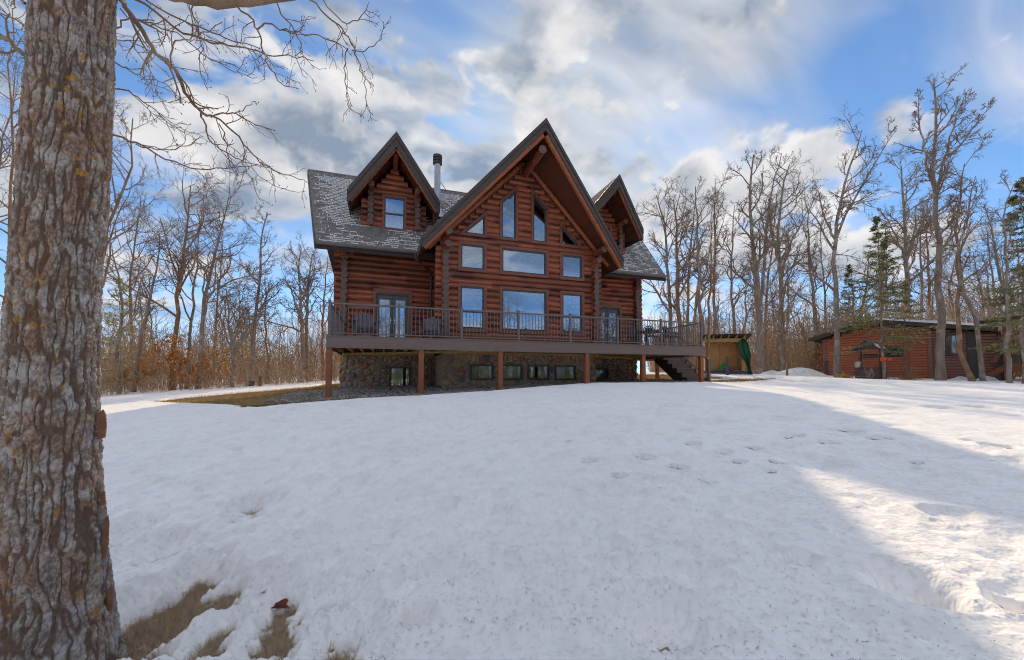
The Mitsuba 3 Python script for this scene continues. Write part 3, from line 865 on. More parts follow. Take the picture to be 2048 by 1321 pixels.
# landing and stairs to the right
SX0, SX1, SY = 12.96, 13.98, 1.02
nst, rise, run = 7, .19, .27
add('landing', box(12.91, 15.0, 2.96, 5.3, -.325, .014), 'm_deck', deck, frame=H)
for i in range(nst):
    y = SY + i * run
    z = -1.33 + (i + 1) * rise
    add('step', box(SX0 + .04, SX1 - .04, y - .035, y + run + .012, z - .035, z), 'm_rail', deck, frame=H)
    add('riser', box(SX0 + .04, SX1 - .04, y + .005, y + .03, z - rise + .002, z - .035), 'm_deck', deck, frame=H)
pts = [(SY - .03, -1.55)]
for i in range(nst):
    pts += [(SY - .03 + i * run, -1.33 + (i + 1) * rise - .03), (SY - .03 + (i + 1) * run, -1.33 + (i + 1) * rise - .03)]
pts += [(SY + nst * run, -.45), (SY + .28, -1.55)]
for x in (SX0, SX1 - .04):
    v, f = extrude(Polygon(pts), 0, .04)
    add('stringer', (np.stack([v[:, 1] + x, v[:, 0], v[:, 2]], 1), f[:, ::-1]), 'm_fascia', deck, frame=H)
add('handrail', tubes([[(SX1 + .02, SY - .1, -.45), (SX1 + .02, SY + nst * run, .90)]], [[.022, .022]], 8, True), 'm_black', deck, smooth=40, frame=H)
add('handrail', tubes([[(SX1 + .02, SY - .1, -1.15), (SX1 + .02, SY + nst * run, .12)]], [[.016, .016]], 8, True), 'm_black', deck, smooth=40, frame=H)
for i in range(8):
    t = (i + .5) / 8
    y, z = SY - .1 + t * (nst * run + .1), -.45 + t * 1.35
    add('baluster', box(SX1 + .01, SX1 + .03, y - .009, y + .009, z - .70, z), 'm_rail', deck, frame=H)
add('railing_post', box(SX1 - .02, SX1 + .08, SY - .16, SY - .08, -1.6, -.40), 'm_rail', deck, frame=H)
for x, y in ((14.9, 5.15), (13.05, 5.15), (14.9, 3.1)):
    add('post', box(x - .07, x + .07, y - .07, y + .07, -1.8, -.326), 'm_post', deck, frame=H)
rail_post(14.93, 3.02); rail_post(14.93, 5.25)
rail_run((14.93, 3.06, 0), (14.93, 5.21, 0), 16)
rail_run((14.06, 3.02, 0), (14.89, 3.02, 0), 6)


# furniture on the deck
def adirondack(x, y, rot, label):
    k = thing('lounge_chair', label, 'chair', 'wooden lounge chairs on the deck')
    c, s = math.cos(rot), math.sin(rot)

    def fr(v):
        v = np.asarray(v)
        return h2w(np.stack([x + v[:, 0] * c - v[:, 1] * s, y + v[:, 0] * s + v[:, 1] * c, v[:, 2] + .016], 1))
    for i in range(5):                                                  # back slats, fanned, faces towards -y
        a = (i - 2) * .105
        top = .93 - abs(i - 2) * .035
        add('back_slat', beam((a * .82, .30, .20), (a * 1.18, .58, top), .098, .02, (0, -1, .35)), 'm_chair_purple', k, frame=fr)
    for i in range(6):
        t = i / 5
        add('seat_slat', box(-.27, .27, -.30 + t * .58, -.30 + t * .58 + .085, .37 - t * .17, .39 - t * .17), 'm_chair_purple', k, frame=fr)
    for sx in (-1, 1):
        add('arm', box(sx * .34 - .065, sx * .34 + .065, -.38, .40, .56, .58), 'm_chair_purple', k, frame=fr)
        add('leg', box(sx * .30 - .02, sx * .30 + .02, -.33, -.22, 0, .56), 'm_chair_purple', k, frame=fr)
        add('leg', beam((sx * .27, -.32, .34), (sx * .27, .62, .03), .025, .11), 'm_chair_purple', k, frame=fr)
        add('arm_post', beam((sx * .30, .36, .14), (sx * .33, .38, .56), .03, .08, (0, 1, 0)), 'm_chair_purple', k, frame=fr)
    return k


adirondack(.88, 1.25, .12, 'dark purple slatted lounge chair on the deck left of the double door')
adirondack(2.92, 1.45, -.20, 'dark purple slatted lounge chair on the deck right of the double door')


def patio_chair(x, y, rot, label):
    k = thing('patio_chair', label, 'chair', 'black metal chairs on the deck')
    c, s = math.cos(rot), math.sin(rot)

    def fr(v):
        v = np.asarray(v)
        return h2w(np.stack([x + v[:, 0] * c - v[:, 1] * s, y + v[:, 0] * s + v[:, 1] * c, v[:, 2] + .016], 1))
    th = np.linspace(0, np.pi, 13)
    arch = np.stack([.29 * np.cos(th), -.26 - .02 * np.sin(th), .62 + .27 * np.sin(th)], 1)
    hoop = np.vstack([[[.29, .22, .60]], [[.29, 0, .63]], arch, [[-.29, 0, .63]], [[-.29, .22, .60]]])
    add('back_hoop', tubes([hoop], [[.016] * len(hoop)], 6, True), 'm_black', k, smooth=40, frame=fr)
    for i in range(7):
        a = (i - 3) * .075
        zt = .62 + .27 * math.sqrt(max(0, 1 - (a / .29) ** 2))
        add('back_bar', beam((a * .7, -.22, .43), (a, -.275, zt), .030, .012, (0, 1, 0)), 'm_black', k, frame=fr)
    add('back_panel', box(-.13, .13, -.272, -.262, .62, .82), 'm_black', k, frame=fr)
    ring = np.array([[.25 * math.cos(t), .24 * math.sin(t), 0] for t in np.linspace(0, 2 * np.pi, 16, endpoint=False)])
    v = np.vstack([ring + [0, 0, .43], ring + [0, 0, .46], [[0, 0, .47], [0, 0, .43]]])
    f = [[i, (i + 1) % 16, 16 + (i + 1) % 16] for i in range(16)] + [[i, 16 + (i + 1) % 16, 16 + i] for i in range(16)] + [[16 + i, 16 + (i + 1) % 16, 32] for i in range(16)] + [[(i + 1) % 16, i, 33] for i in range(16)]
    add('seat', (v, np.array(f)), 'm_black', k, frame=fr)
    for sx in (-1, 1):
        for sy2 in (-1, 1):
            add('leg', pole((sx * .2, sy2 * .18, .44), (sx * .27, sy2 * .25, 0), .014, .014, 6), 'm_black', k, frame=fr)
        add('arm', box(sx * .29 - .025, sx * .29 + .025, -.1, .24, .60, .62), 'm_black', k, frame=fr)
    return k


patio_chair(10.85, 1.55, 2.6, 'black metal chair leftmost at the right end of the deck')
patio_chair(11.45, 1.15, 2.9, 'black metal chair in the middle of three at the right end of the deck')
patio_chair(12.25, 1.0, 3.4, 'black metal chair nearest the right corner of the deck')
tb = thing('patio_table', 'black metal table between the chairs at the right end of the deck', 'table')
ring = np.array([[.55 * math.cos(t), .55 * math.sin(t)] for t in np.linspace(0, 2 * np.pi, 28, endpoint=False)])
add('top', extrude(Polygon([(11.75 + a, b) for a, b in ring]), 0, .03), 'm_black', tb, frame=lambda v: h2w(np.stack([v[:, 0], 1.9 + v[:, 2], .70 + v[:, 1]], 1)))
add('stem', pole((11.75, 1.9, .02), (11.75, 1.9, .70), .045, .045, 10), 'm_black', tb, smooth=40, frame=H)
add('foot', pole((11.75, 1.9, .016), (11.75, 1.9, .05), .25, .22, 16), 'm_black', tb, frame=H)

# ------------------------------------------------------------------ GROUND AND SNOW
def px_poly(pts):
    return Polygon([tuple(on_ground(*p)[:2]) for p in pts]).buffer(0)


near_bare = [px_poly(p) for p in (
    [(225, 1285), (330, 1225), (405, 1172), (418, 1185), (398, 1210), (470, 1195), (494, 1205), (470, 1226), (405, 1250), (352, 1290), (310, 1340), (225, 1340)],
    [(505, 1292), (540, 1250), (560, 1222), (588, 1226), (595, 1260), (612, 1280), (602, 1300), (575, 1345), (505, 1345)],
    [(375, 1335), (420, 1282), (470, 1272), (444, 1300), (432, 1340)], [(625, 1345), (660, 1301), (722, 1298), (712, 1345)],
    [(305, 1136), (330, 1129), (354, 1127), (345, 1138), (318, 1146)], [(215, 1108), (245, 1100), (254, 1104), (236, 1118)], [(638, 1228), (660, 1222), (680, 1228), (664, 1238)],
    [(497, 1034), (520, 1030), (512, 1038), (530, 1048), (500, 1058), (512, 1046)], [(1315, 1296), (1342, 1294), (1340, 1318), (1322, 1322)])]
gravel_area = Polygon([tuple(h2w([x, y, 0])[:2]) for x, y in ((-1.5, 4.6), (-1.75, .9), (-.75, -.55), (1.0, -.42), (2.5, -.30), (4.8, -.02), (8, .62), (9.6, .2), (11.2, -.18), (13.4, -.10), (13.6, 4.6))])
moss_area = Polygon([tuple(h2w([x, y, 0])[:2]) for x, y in ((-2.2, .2), (-1.2, -1.0), (.8, -.75), (3.0, -.58), (4.7, -.20), (4.8, .05), (2.5, -.2), (1.0, -.3), (-.7, -.4))])
far_bare = [gravel_area.buffer(.12), moss_area,
            px_poly([(300, 808), (372, 799), (470, 790), (560, 782), (640, 774), (655, 780), (640, 800), (575, 812), (480, 816), (400, 812)]),
            Polygon([(7.2, 14.8), (8.0, 15.05), (9.6, 15.9), (12.2, 17.3), (10.4, 17.9), (7.9, 17.3)]),
            Polygon([tuple(h2w([x, y, 0])[:2]) for x, y in ((-1.6, 4.2), (16.8, 2.2), (18.5, 6.5), (16, 13), (3, 14), (-1.6, 12))])]
pits = []                                                              # x, y, radius across, radius along, depth
for x, y, w, dep in ((1830, 1243, 112, .105), (1872, 1256, 56, .05), (1330, 1282, 92, .10), (1360, 970, 24, .08), (1513, 930, 22, .08), (1386, 917, 22, .06), (1697, 886, 34, .085), (1448, 936, 24, .025), (1545, 980, 10, .05), (1838, 964, 12, .045),
                     (950, 976, 30, .02), (712, 996, 55, .05), (520, 1040, 70, .05), (1215, 1016, 46, .025), (330, 1137, 36, .04), (650, 1226, 50, .05), (850, 1192, 44, .045), (838, 1296, 50, .05), (730, 1265, 46, .03), (1330, 827, 48, .03),
                     (1490, 832, 54, .03), (1640, 834, 50, .025), (1790, 829, 60, .035), (1890, 827, 44, .05), (1958, 823, 40, .05), (1610, 955, 90, .02), (1720, 940, 80, .018), (1850, 936, 80, .018), (1660, 968, 66, .016), (2035, 1290, 60, .07), (2000, 925, 40, .05),
                     (2030, 958, 46, .03), (1120, 1230, 40, .02), (1500, 1120, 60, .015), (700, 905, 40, .015), (1360, 1050, 30, .02), (980, 1150, 40, .02), (1140, 908, 7, .03), (770, 1130, 40, .02), (600, 900, 30, .012), (1250, 1180, 40, .02),
                     (1290, 945, 30, .05), (1240, 990, 22, .045), (1420, 1000, 26, .05), (1590, 900, 26, .06), (1660, 915, 24, .06), (1760, 905, 26, .05), (1555, 960, 22, .05), (1180, 955, 20, .04), (1480, 960, 18, .05), (900, 1050, 36, .03), (1010, 1060, 30, .03), (620, 1110, 44, .035), (1420, 1210, 60, .03), (1600, 1180, 50, .03), (1250, 860, 40, .03), (1420, 868, 46, .03), (1560, 858, 50, .03), (1080, 840, 40, .02), (1460, 905, 60, .012), (1560, 925, 40, .014), (420, 1010, 40, .02), (1700, 1120, 50, .015), (1900, 1080, 60, .02)):
    p = on_ground(x, y)
    r = w * 1.25 / 2 / FPX * p[1]
    pits.append((p[0], p[1], r, r * .92, dep, np.arctan2(p[0], p[1])))


def sdist(polys, x, y):
    g = shapely.points(x, y)
    u = unary_union(polys)
    d = shapely.distance(g, u)
    ins = shapely.contains_xy(u, x, y)
    b = shapely.distance(g, u.boundary)
    return np.where(ins, -b, d)


def snow_depth(x, y):
    r = np.hypot(x, y)
    q = np.stack([x, y, x * 0], -1)
    th = .080 + .095 * np.clip((13 - r) / 5, 0, 1) + .045 * (meshkit.fbm(q * .55, 3, 3) - .5) + .022 * (meshkit.fbm(q * 2.6, 3, 4) - .5)
    fine = np.clip((14 - r) / 8, 0, 1)
    th = th + fine * (.026 * (meshkit.fbm(q * 6, 3, 6) - .5) + .011 * (meshkit.fbm(q * 22, 2, 8) - .5) + .006 * (meshkit.noise(q * 70, 18) - .5))
    th = th - fine * .030 * np.clip(meshkit.fbm(q * 3.4 + 5, 3, 44) - .58, 0, 1) / .2                 # melt hollows
    th = th + .14 * np.clip((r - 24) / 10, 0, 1) * (meshkit.fbm(q * .6, 3, 9) - .35)
    for px0, py0, ra, rb, dep, an in pits:
        dep = dep * (2.3 if dep < .06 else 1.3 if ra > .16 else 1.75)
        dx, dy = x - px0, y - py0
        m = (np.abs(dx) < ra * 2.6) & (np.abs(dy) < ra * 2.6)
        if m.any():
            ex, ey = dx[m], dy[m]
            wob = 1 + .35 * (meshkit.noise(np.stack([ex / ra * 1.6 + px0, ey / ra * 1.6 + py0, ex * 0], -1), 12) - .5)
            k = np.sqrt((ex / ra) ** 2 + (ey / rb) ** 2) * wob
            th[m] = th[m] - dep * np.exp(-np.abs(k) ** (6 if ra < .16 else 3.4)) + dep * .12 * np.exp(-((k - 1.35) / .3) ** 2)
            th[m] = np.where(k < 1.6, np.maximum(th[m], .008), th[m])
    m = r < 6
    if m.any():
        d = sdist(near_bare, x[m], y[m]) + .18 * (meshkit.fbm(q[m] * 6, 4, 14) - .5) + .13 * (meshkit.fbm(q[m] * 24, 3, 15) - .5)
        th[m] = np.minimum(th[m], np.where(d < 0, np.maximum(d * .5, -.03) + .13 * np.clip(meshkit.fbm(q[m] * 15, 3, 45) - .56, 0, 1), .5 * d + .13 * np.sqrt(np.maximum(d, 0))))
    m = (r > 7) & (r < 40)
    if m.any():
        d = sdist(far_bare, x[m], y[m]) + .9 * (meshkit.fbm(q[m] * .8, 4, 16) - .5) * np.clip((np.abs(w2h(np.stack([x[m], y[m], x[m] * 0], -1))[:, 1] - 2) - 3) / 3, .12, 1)
        th[m] = np.minimum(th[m], np.where(d < 0, np.maximum(d * .4, -.04), .35 * d + .02))
    return np.maximum(th, -.04)


def sz(x, y):
    return gz(x, y) + snow_depth(np.asarray(x, float), np.asarray(y, float))


def polar(rs, phis, zf):
    R, PH = np.meshgrid(rs, phis, indexing='ij')
    x, y = R * np.sin(PH), R * np.cos(PH)
    z = zf(x.ravel(), y.ravel()).reshape(x.shape)
    n, m = x.shape
    i = np.arange(n * m).reshape(n, m)
    a, b = i[:-1], i[1:]
    a1, b1 = np.roll(a, -1, 1), np.roll(b, -1, 1)
    return np.stack([x, y, z], -1).reshape(-1, 3), np.concatenate([np.stack([a, b, b1], -1).reshape(-1, 3), np.stack([a, b1, a1], -1).reshape(-1, 3)])


geo = lambda a, b, n: np.exp(np.linspace(math.log(a), math.log(b), n, endpoint=False))
view = math.radians(56)
phi_s = np.concatenate([np.linspace(-view, view, 520), np.linspace(view, 2 * np.pi - view, 62)[1:-1]])
r_s = np.concatenate([geo(.3, 1.8, 14), geo(1.8, 7, 240), geo(7, 34, 190), geo(34, 160, 40)])
sv, sf = polar(r_s, phi_s, sz)
hw_ = w2h(sv)
under = ((hw_[:, 0] > 0) & (hw_[:, 0] < 13) & (hw_[:, 1] > 4.5) & (hw_[:, 1] < 10.8))
sv[under, 2] -= .3
add('snow', (sv, sf), 'm_snow', smooth=True, kind='structure', label='old snow with melted footprints over the lawn')
phi_g = np.concatenate([np.linspace(-view, view, 200), np.linspace(view, 2 * np.pi - view, 50)[1:-1]])
gv, gf = polar(np.concatenate([geo(.3, 1.8, 8), geo(1.8, 7, 60), geo(7, 34, 110), geo(34, 1500, 40)]), phi_g, gz)
add('ground', (gv, gf), 'm_ground', smooth=True, kind='structure', label='brown winter turf where the snow has melted')


def blades(x, y, z, L, W, lean, seed):
    """grass blades: one bent strip of two triangles each"""
    r = np.random.default_rng(seed)
    n = len(x)
    a = r.uniform(0, 2 * np.pi, n)
    d = np.stack([np.cos(a), np.sin(a)], 1)
    s = np.stack([-np.sin(a), np.cos(a)], 1)
    L = L * (.5 + r.random(n)); le = lean * (.6 + .6 * r.random(n))
    b = np.stack([x, y, z - .005], 1)
    h = np.concatenate([d * (L * le)[:, None] * .5, (L * np.sqrt(np.maximum(.05, 1 - le ** 2)) * .8)[:, None]], 1)
    t = np.concatenate([d * (L * le)[:, None], (L * np.sqrt(np.maximum(.05, 1 - le ** 2)))[:, None]], 1)
    w = np.concatenate([s * (W * (.6 + .8 * r.random(n)))[:, None] / 2, np.zeros((n, 1))], 1)
    v = np.stack([b - w, b + w, b + h - w * .8, b + h + w * .8, b + t], 1).reshape(-1, 3)
    f = (np.array([[0, 1, 3], [0, 3, 2], [2, 3, 4]])[None] + np.arange(n)[:, None, None] * 5).reshape(-1, 3)
    return v, f


def sample_in(polys, n, seed, pad=0.0):
    r = np.random.default_rng(seed)
    u = unary_union(polys).buffer(pad)
    x0, y0, x1, y1 = u.bounds
    out = []
    while sum(map(len, out)) < n:
        p = np.stack([r.uniform(x0, x1, 20000), r.uniform(y0, y1, 20000)], 1)
        out.append(p[shapely.contains_xy(u, p[:, 0], p[:, 1])])
    return np.vstack(out)[:n]


p = sample_in(near_bare[:8], 15000, 1, .03)
p = p[snow_depth(p[:, 0], p[:, 1]) < .012]
add('grass', blades(p[:, 0], p[:, 1], gz(p[:, 0], p[:, 1]), .055, .0022, .996, 2), 'm_grass', label='flattened dry grass in the melted patches near the tree', cat=None, kind='stuff')
p = sample_in([far_bare[2], far_bare[3], far_bare[4]], 70000, 3)
p = p[(snow_depth(p[:, 0], p[:, 1]) < .01) & (np.hypot(p[:, 0], p[:, 1]) < 32)]
add('grass', blades(p[:, 0], p[:, 1], gz(p[:, 0], p[:, 1]), .075, .010, .9, 4), 'm_grass_gold', label='golden dead grass on bare ground beside the log house', kind='stuff')
p = sample_in([moss_area], 6000, 5)
add('grass', blades(p[:, 0], p[:, 1], gz(p[:, 0], p[:, 1]), .06, .010, .8, 6), 'm_moss', label='strip of greenish grass along the gravel under the deck', kind='stuff')
# gravel bed
p = sample_in([gravel_area], 9000, 7)
hp = w2h(np.stack([p[:, 0], p[:, 1], p[:, 0] * 0], 1))
inside = (hp[:, 1] > 4.4) | ((hp[:, 0] > 3.5) & (hp[:, 0] < 9.6) & (hp[:, 1] > 2.35))
p = p[~inside][:6500]
ico = trimesh.creation.icosphere(subdivisions=0)
iv, if_ = np.asarray(ico.vertices), np.asarray(ico.faces)
r = np.random.default_rng(8)
n = len(p)
sc = (.018 + .028 * r.random((n, 1, 1)) ** 1.5) * np.array([1, 1, .75]) * (.75 + .5 * r.random((n, 1, 3)))
c = np.stack([p[:, 0], p[:, 1], gz(p[:, 0], p[:, 1]) + .02 + .02 * r.random(n)], 1)
v = (iv[None] * (.8 + .4 * r.random((n, 12, 1))) * sc + c[:, None]).reshape(-1, 3)
add('gravel', (v, (if_[None] + np.arange(n)[:, None, None] * 12).reshape(-1, 3)), 'm_gravel', kind='stuff', label='bed of grey round gravel under the deck')
# conifer needles and bits of bark on the snow
r = np.random.default_rng(9)
n = 11000
ang, rad = r.uniform(-.95, .95, n), np.exp(r.uniform(math.log(1.75), math.log(8.5), n))
x, y = rad * np.sin(ang), rad * np.cos(ang)
keep = meshkit.fbm(np.stack([x * .9, y * .9, x * 0], 1), 3, 17) + .20 * (x < 1) > .46
x, y = x[keep], y[keep]
n = len(x)
a = r.uniform(0, 2 * np.pi, n)
L = .010 + .018 * r.random(n) ** 2
W = .0007 + .0008 * r.random(n)
z = sz(x, y) + .002
d = np.stack([np.cos(a), np.sin(a), .5 * (r.random(n) - .3)], 1) * L[:, None] / 2
s = np.stack([-np.sin(a), np.cos(a), a * 0], 1) * W[:, None]
c = np.stack([x, y, z + .002], 1)
v = np.stack([c - d, c + s, c + d, c - s], 1).reshape(-1, 3)
add('needles', (v, (np.array([[0, 1, 2], [0, 2, 3]])[None] + np.arange(n)[:, None, None] * 4).reshape(-1, 3)), 'm_needle', kind='stuff', label='dark conifer needles scattered over the snow')


def dead_leaf(x, y, size, m, label, curl=.5):
    p = on_ground(x, y); p[2] = float(sz(np.array([p[0]]), np.array([p[1]]))[0])
    k = thing('dead_leaf', label, 'leaf')
    th = np.linspace(0, 2 * np.pi, 18, endpoint=False)
    rr = size * (.75 + .25 * np.cos(5 * th)) * np.array([1.0])
    ring = np.stack([rr * np.cos(th) * 1.25, rr * np.sin(th) * .8, curl * size * (np.sin(th) ** 2) + .004], 1)
    v = np.vstack([ring, [[0, 0, .006]]]) + p + [0, 0, .004]
    add('blade', (v, np.array([[i, (i + 1) % 18, 18] for i in range(18)])), m, k)
    add('stalk', pole(p + [size, 0, .01], p + [size * 1.7, -.01, .04], .0018, .001, 5), m, k)


dead_leaf(563, 1230, .050, 'm_leaf_red', 'curled dark red leaf by the grass patch near the big trunk', .8)
dead_leaf(487, 828, .07, 'm_leaf_red', 'small dark leaf alone on the snow left of the deck')
dead_leaf(1140, 909, .035, 'm_needle', 'dark scrap of leaf on the snow below the middle of the deck')
dead_leaf(526, 1220, .016, 'm_fir', 'tiny green leaf left of the dark red leaf')

# ------------------------------------------------------------------ TREES
def interp_poly(P, t):
    """P (N,K,3) at parameters t (N,m) -> points (N,m,3), directions"""
    N, K, _ = P.shape
    f = np.clip(t, 0, .999) * (K - 1)
    i = f.astype(int); w = (f - i)[..., None]
    n = np.arange(N)[:, None]
    return P[n, i] * (1 - w) + P[n, i + 1] * w, unit(P[n, i + 1] - P[n, i])


def grow(r, P, R, n, t0, t1, length, ang, K, up, wig, rk=.6, rmin=.004, rtip=.35, power=1.0):
    """n branches from each of the parents P (N,K,3), R (N,K)"""
    N, Kp, _ = P.shape
    t = t0 + (t1 - t0) * ((np.arange(n)[None] + r.random((N, n))) / n) ** power
    c, d = interp_poly(P, t)
    f = np.clip(t, 0, .999) * (Kp - 1); i = f.astype(int)
    rad = R[np.arange(N)[:, None], i]
    plen = np.linalg.norm(np.diff(P, axis=1), axis=2).sum(1)[:, None]
    Ls = (length(t, plen) * (.65 + .7 * r.random((N, n)))).reshape(-1)
    c, d, rad = c.reshape(-1, 3), d.reshape(-1, 3), rad.reshape(-1)
    M = len(c)
    rnd = unit(np.cross(d, r.normal(size=(M, 3))))
    a = (ang * (.75 + .5 * r.random(M)))[:, None]
    d = unit(d * np.cos(a) + rnd * np.sin(a))
    pts = [c]
    for k in range(K - 1):
        d = unit(d + r.normal(size=(M, 3)) * wig + np.array([0, 0, up]))
        pts.append(pts[-1] + d * (Ls / (K - 1))[:, None])
    Q = np.stack(pts, 1)
    r0 = np.maximum(np.minimum(rad * rk, rad * .9), rmin)
    RR = r0[:, None] * np.linspace(1, rtip, K)[None]
    return Q, np.maximum(RR, rmin * .8)


def crown(r, trunkP, trunkR, limbs, llen, t0=.36, ang=.85, gn=(6, 5, 3), twig=.0065, up=.10, wig=.22, power=.8, sub=.42):
    P1, R1 = grow(r, trunkP, trunkR, limbs, t0, .99, lambda t, L: llen * L * (1.12 - .72 * t), ang, 7, up, wig * .8, .62, twig * 1.8, .28, power)
    P2, R2 = grow(r, P1, R1, gn[0], .22, .98, lambda t, L: L * sub * (1.15 - .6 * t), .75, 5, up * .6, wig, .65, twig * 1.3, .4)
    P3, R3 = grow(r, P2, R2, gn[1], .2, 1.0, lambda t, L: L * .48 * (1.1 - .4 * t), .75, 4, .05, wig, .7, twig, .6)
    out = [tubes(P1, R1, 5), tubes(P2, R2, 4), tubes(P3, R3, 3)]
    if gn[2]:
        P4, R4 = grow(r, P3, R3, gn[2], .25, 1.0, lambda t, L: L * .5, .7, 3, .04, wig, .75, twig * .8, .7)
        out.append(tubes(P4, R4, 3))
    return join(out[:1]), join(out[1:])


def smooth_path(P, K):
    P = np.asarray(P, float)
    s = np.r_[0, np.cumsum(np.linalg.norm(np.diff(P, axis=0), axis=1))]
    from scipy.interpolate import PchipInterpolator
    return PchipInterpolator(s, P, axis=0)(np.linspace(0, s[-1], K))


tree_seed = [100]


def bare_tree(label, wps, w, D, stems=(), limbs=12, llen=.36, t0=.34, m='m_bark', gn=(6, 5, 3), twig=.0065, group=None, ang=.85, name='bare_tree', flare=1.35):
    """trunk through the way points wps (picture coordinates, at distance D); w: width of the trunk in the picture"""
    tree_seed[0] += 1
    r = np.random.default_rng(tree_seed[0])
    k = thing(name, label, 'tree', group)
    x0, y0 = wps[0]
    r0 = w * D / (2 * FPX * math.sqrt(1 + ((x0 - 1024) / FPX) ** 2)) * 1.05

    def path(w_, Kn, dd):
        P = np.array([at(x, y, D + dd * i * .25) for i, (x, y) in enumerate(w_)])
        return P
    P = path(wps, 0, r.normal() * .5)
    P[0, 2] = float(gz(P[0, 0], P[0, 1])) - .15
    K = 14
    Q = smooth_path(P, K)
    Q[2:-1] += r.normal(size=(K - 3, 3)) * .035
    t = np.linspace(0, 1, K)
    R = r0 * np.maximum((1 - .88 * t) ** .85, .05)
    R[0] *= flare
    tr = [tubes([Q], [R], 10)]
    TP, TR = [Q], [R]
    for sw in stems:
        S = path(sw, 0, r.normal() * .6)
        j = np.argmin(np.linalg.norm(Q - S[0], axis=1))
        S[0] = Q[j]
        S = smooth_path(S, K)
        S[2:-1] += r.normal(size=(K - 3, 3)) * .03
        Rs = np.minimum(R[j] * .72, r0) * np.maximum((1 - .85 * t) ** .9, .06)
        tr.append(tubes([S], [Rs], 8)); TP.append(S); TR.append(Rs)
    li, fi = [], []
    for i, (a, b) in enumerate(zip(TP, TR)):
        l1, f1 = crown(r, a[None], b[None], limbs if i == 0 else max(5, int(limbs * .7)), llen * (1 if i == 0 else 1.1), t0 if i == 0 else .2, gn=gn, twig=twig, ang=ang)
        li.append(l1); fi.append(f1)
    add('trunk', join(tr + li), m, k, smooth=True)
    add('crown', join(fi), 'm_twig', k, smooth=True)
    return k


gL = 'bare trees along the left wood edge'
B = bare_tree
B('bare leaning tree whose crown shows just right of the big trunk', [(150, 805), (196, 560), (214, 465), (240, 392), (258, 342), (264, 296), (264, 240)], 14, 17, limbs=15, llen=.34, m='m_bark_warm')
B('bare tree close behind the left side of the big trunk', [(15, 800), (18, 520), (24, 320), (18, 150), (22, 20)], 12, 15, limbs=18, llen=.30, gn=(6, 5, 3), m='m_bark_warm', t0=.25)
B('bare tree half cut off by the left edge of the photo', [(-45, 800), (-30, 500), (-5, 330), (18, 230), (30, 130)], 12, 16, limbs=16, llen=.36)
B('slim bare tree first to the right of the big trunk at the wood edge', [(228, 787), (234, 720), (241, 640), (238, 570), (228, 525), (222, 490)], 11, 21, limbs=9, llen=.26)
B('straight bare tree with a two-armed top near the left wood edge', [(262, 780), (262, 640), (263, 545), (267, 490), (276, 440), (280, 400)], 9, 24, stems=[[(263, 520), (250, 470), (238, 430), (232, 400)]], m='m_bark_warm')
B('bare trunk leaning to the right with a bare broken top', [(266, 785), (280, 700), (290, 640), (305, 578), (313, 530), (318, 470)], 11, 20, limbs=9, llen=.24)
B('thick bare tree with a snapped stub beside its stem at the left', [(345, 782), (349, 690), (356, 600), (363, 540), (369, 490), (376, 440), (380, 376)], 13, 21, stems=[[(360, 560), (355, 535), (355, 512)]], limbs=15, llen=.40, m='m_bark_warm')
B('bare tree right behind the thick tree with the snapped stub', [(374, 784), (377, 700), (384, 620), (391, 560), (395, 480), (402, 435)], 9, 22, limbs=12, llen=.34)
B('dark bare tree leaning right with one long low limb reaching right', [(396, 782), (402, 690), (407, 630), (417, 555), (428, 510), (441, 465), (457, 394)], 12, 21, stems=[[(408, 610), (440, 575), (470, 560), (505, 553), (535, 540)]], limbs=14, llen=.40)
B('thin bare tree between the leaning dark tree and the low forked one', [(425, 775), (428, 700), (436, 600), (441, 520), (446, 455)], 7, 28, limbs=10, llen=.3, m='m_bark_warm')
B('low bare tree forking near the ground into spreading stems', [(463, 779), (466, 712), (458, 650), (455, 612), (452, 580)], 9, 22, stems=[[(465, 715), (490, 670), (512, 640), (560, 605)], [(464, 700), (440, 640), (430, 600)]], limbs=10, llen=.5, t0=.3)
B('tall slim bare tree with a narrow top in the left wood', [(496, 776), (503, 722), (509, 660), (516, 600), (518, 560), (520, 500), (534, 430)], 10, 23, limbs=12, llen=.24)
B('thin pale bare tree right of the tall slim one', [(537, 773), (533, 690), (530, 610), (531, 540)], 6, 26, limbs=10, llen=.28)
B('spreading bare tree left of the corner of the log house', [(600, 771), (605, 705), (602, 610), (598, 560), (601, 500)], 10, 25, stems=[[(603, 640), (580, 580), (562, 540)], [(602, 610), (622, 560), (632, 520)]], limbs=12, llen=.36)
B('bare tree close to the left corner post of the deck', [(617, 769), (613, 650), (617, 560), (624, 510)], 9, 27, limbs=10, llen=.34)
B('thin bare tree next to the left railing post of the deck', [(646, 769), (645, 650), (652, 560), (655, 515)], 7, 29, limbs=9, llen=.3, m='m_bark_warm')
B('thin bare tree among orange leaves left of the thick tree', [(312, 782), (306, 700), (300, 620), (298, 560)], 6, 25, limbs=9, llen=.3)
B('thin bare tree in front of the distant pine', [(478, 777), (484, 690), (478, 620), (482, 540)], 5, 27, limbs=8, llen=.3)
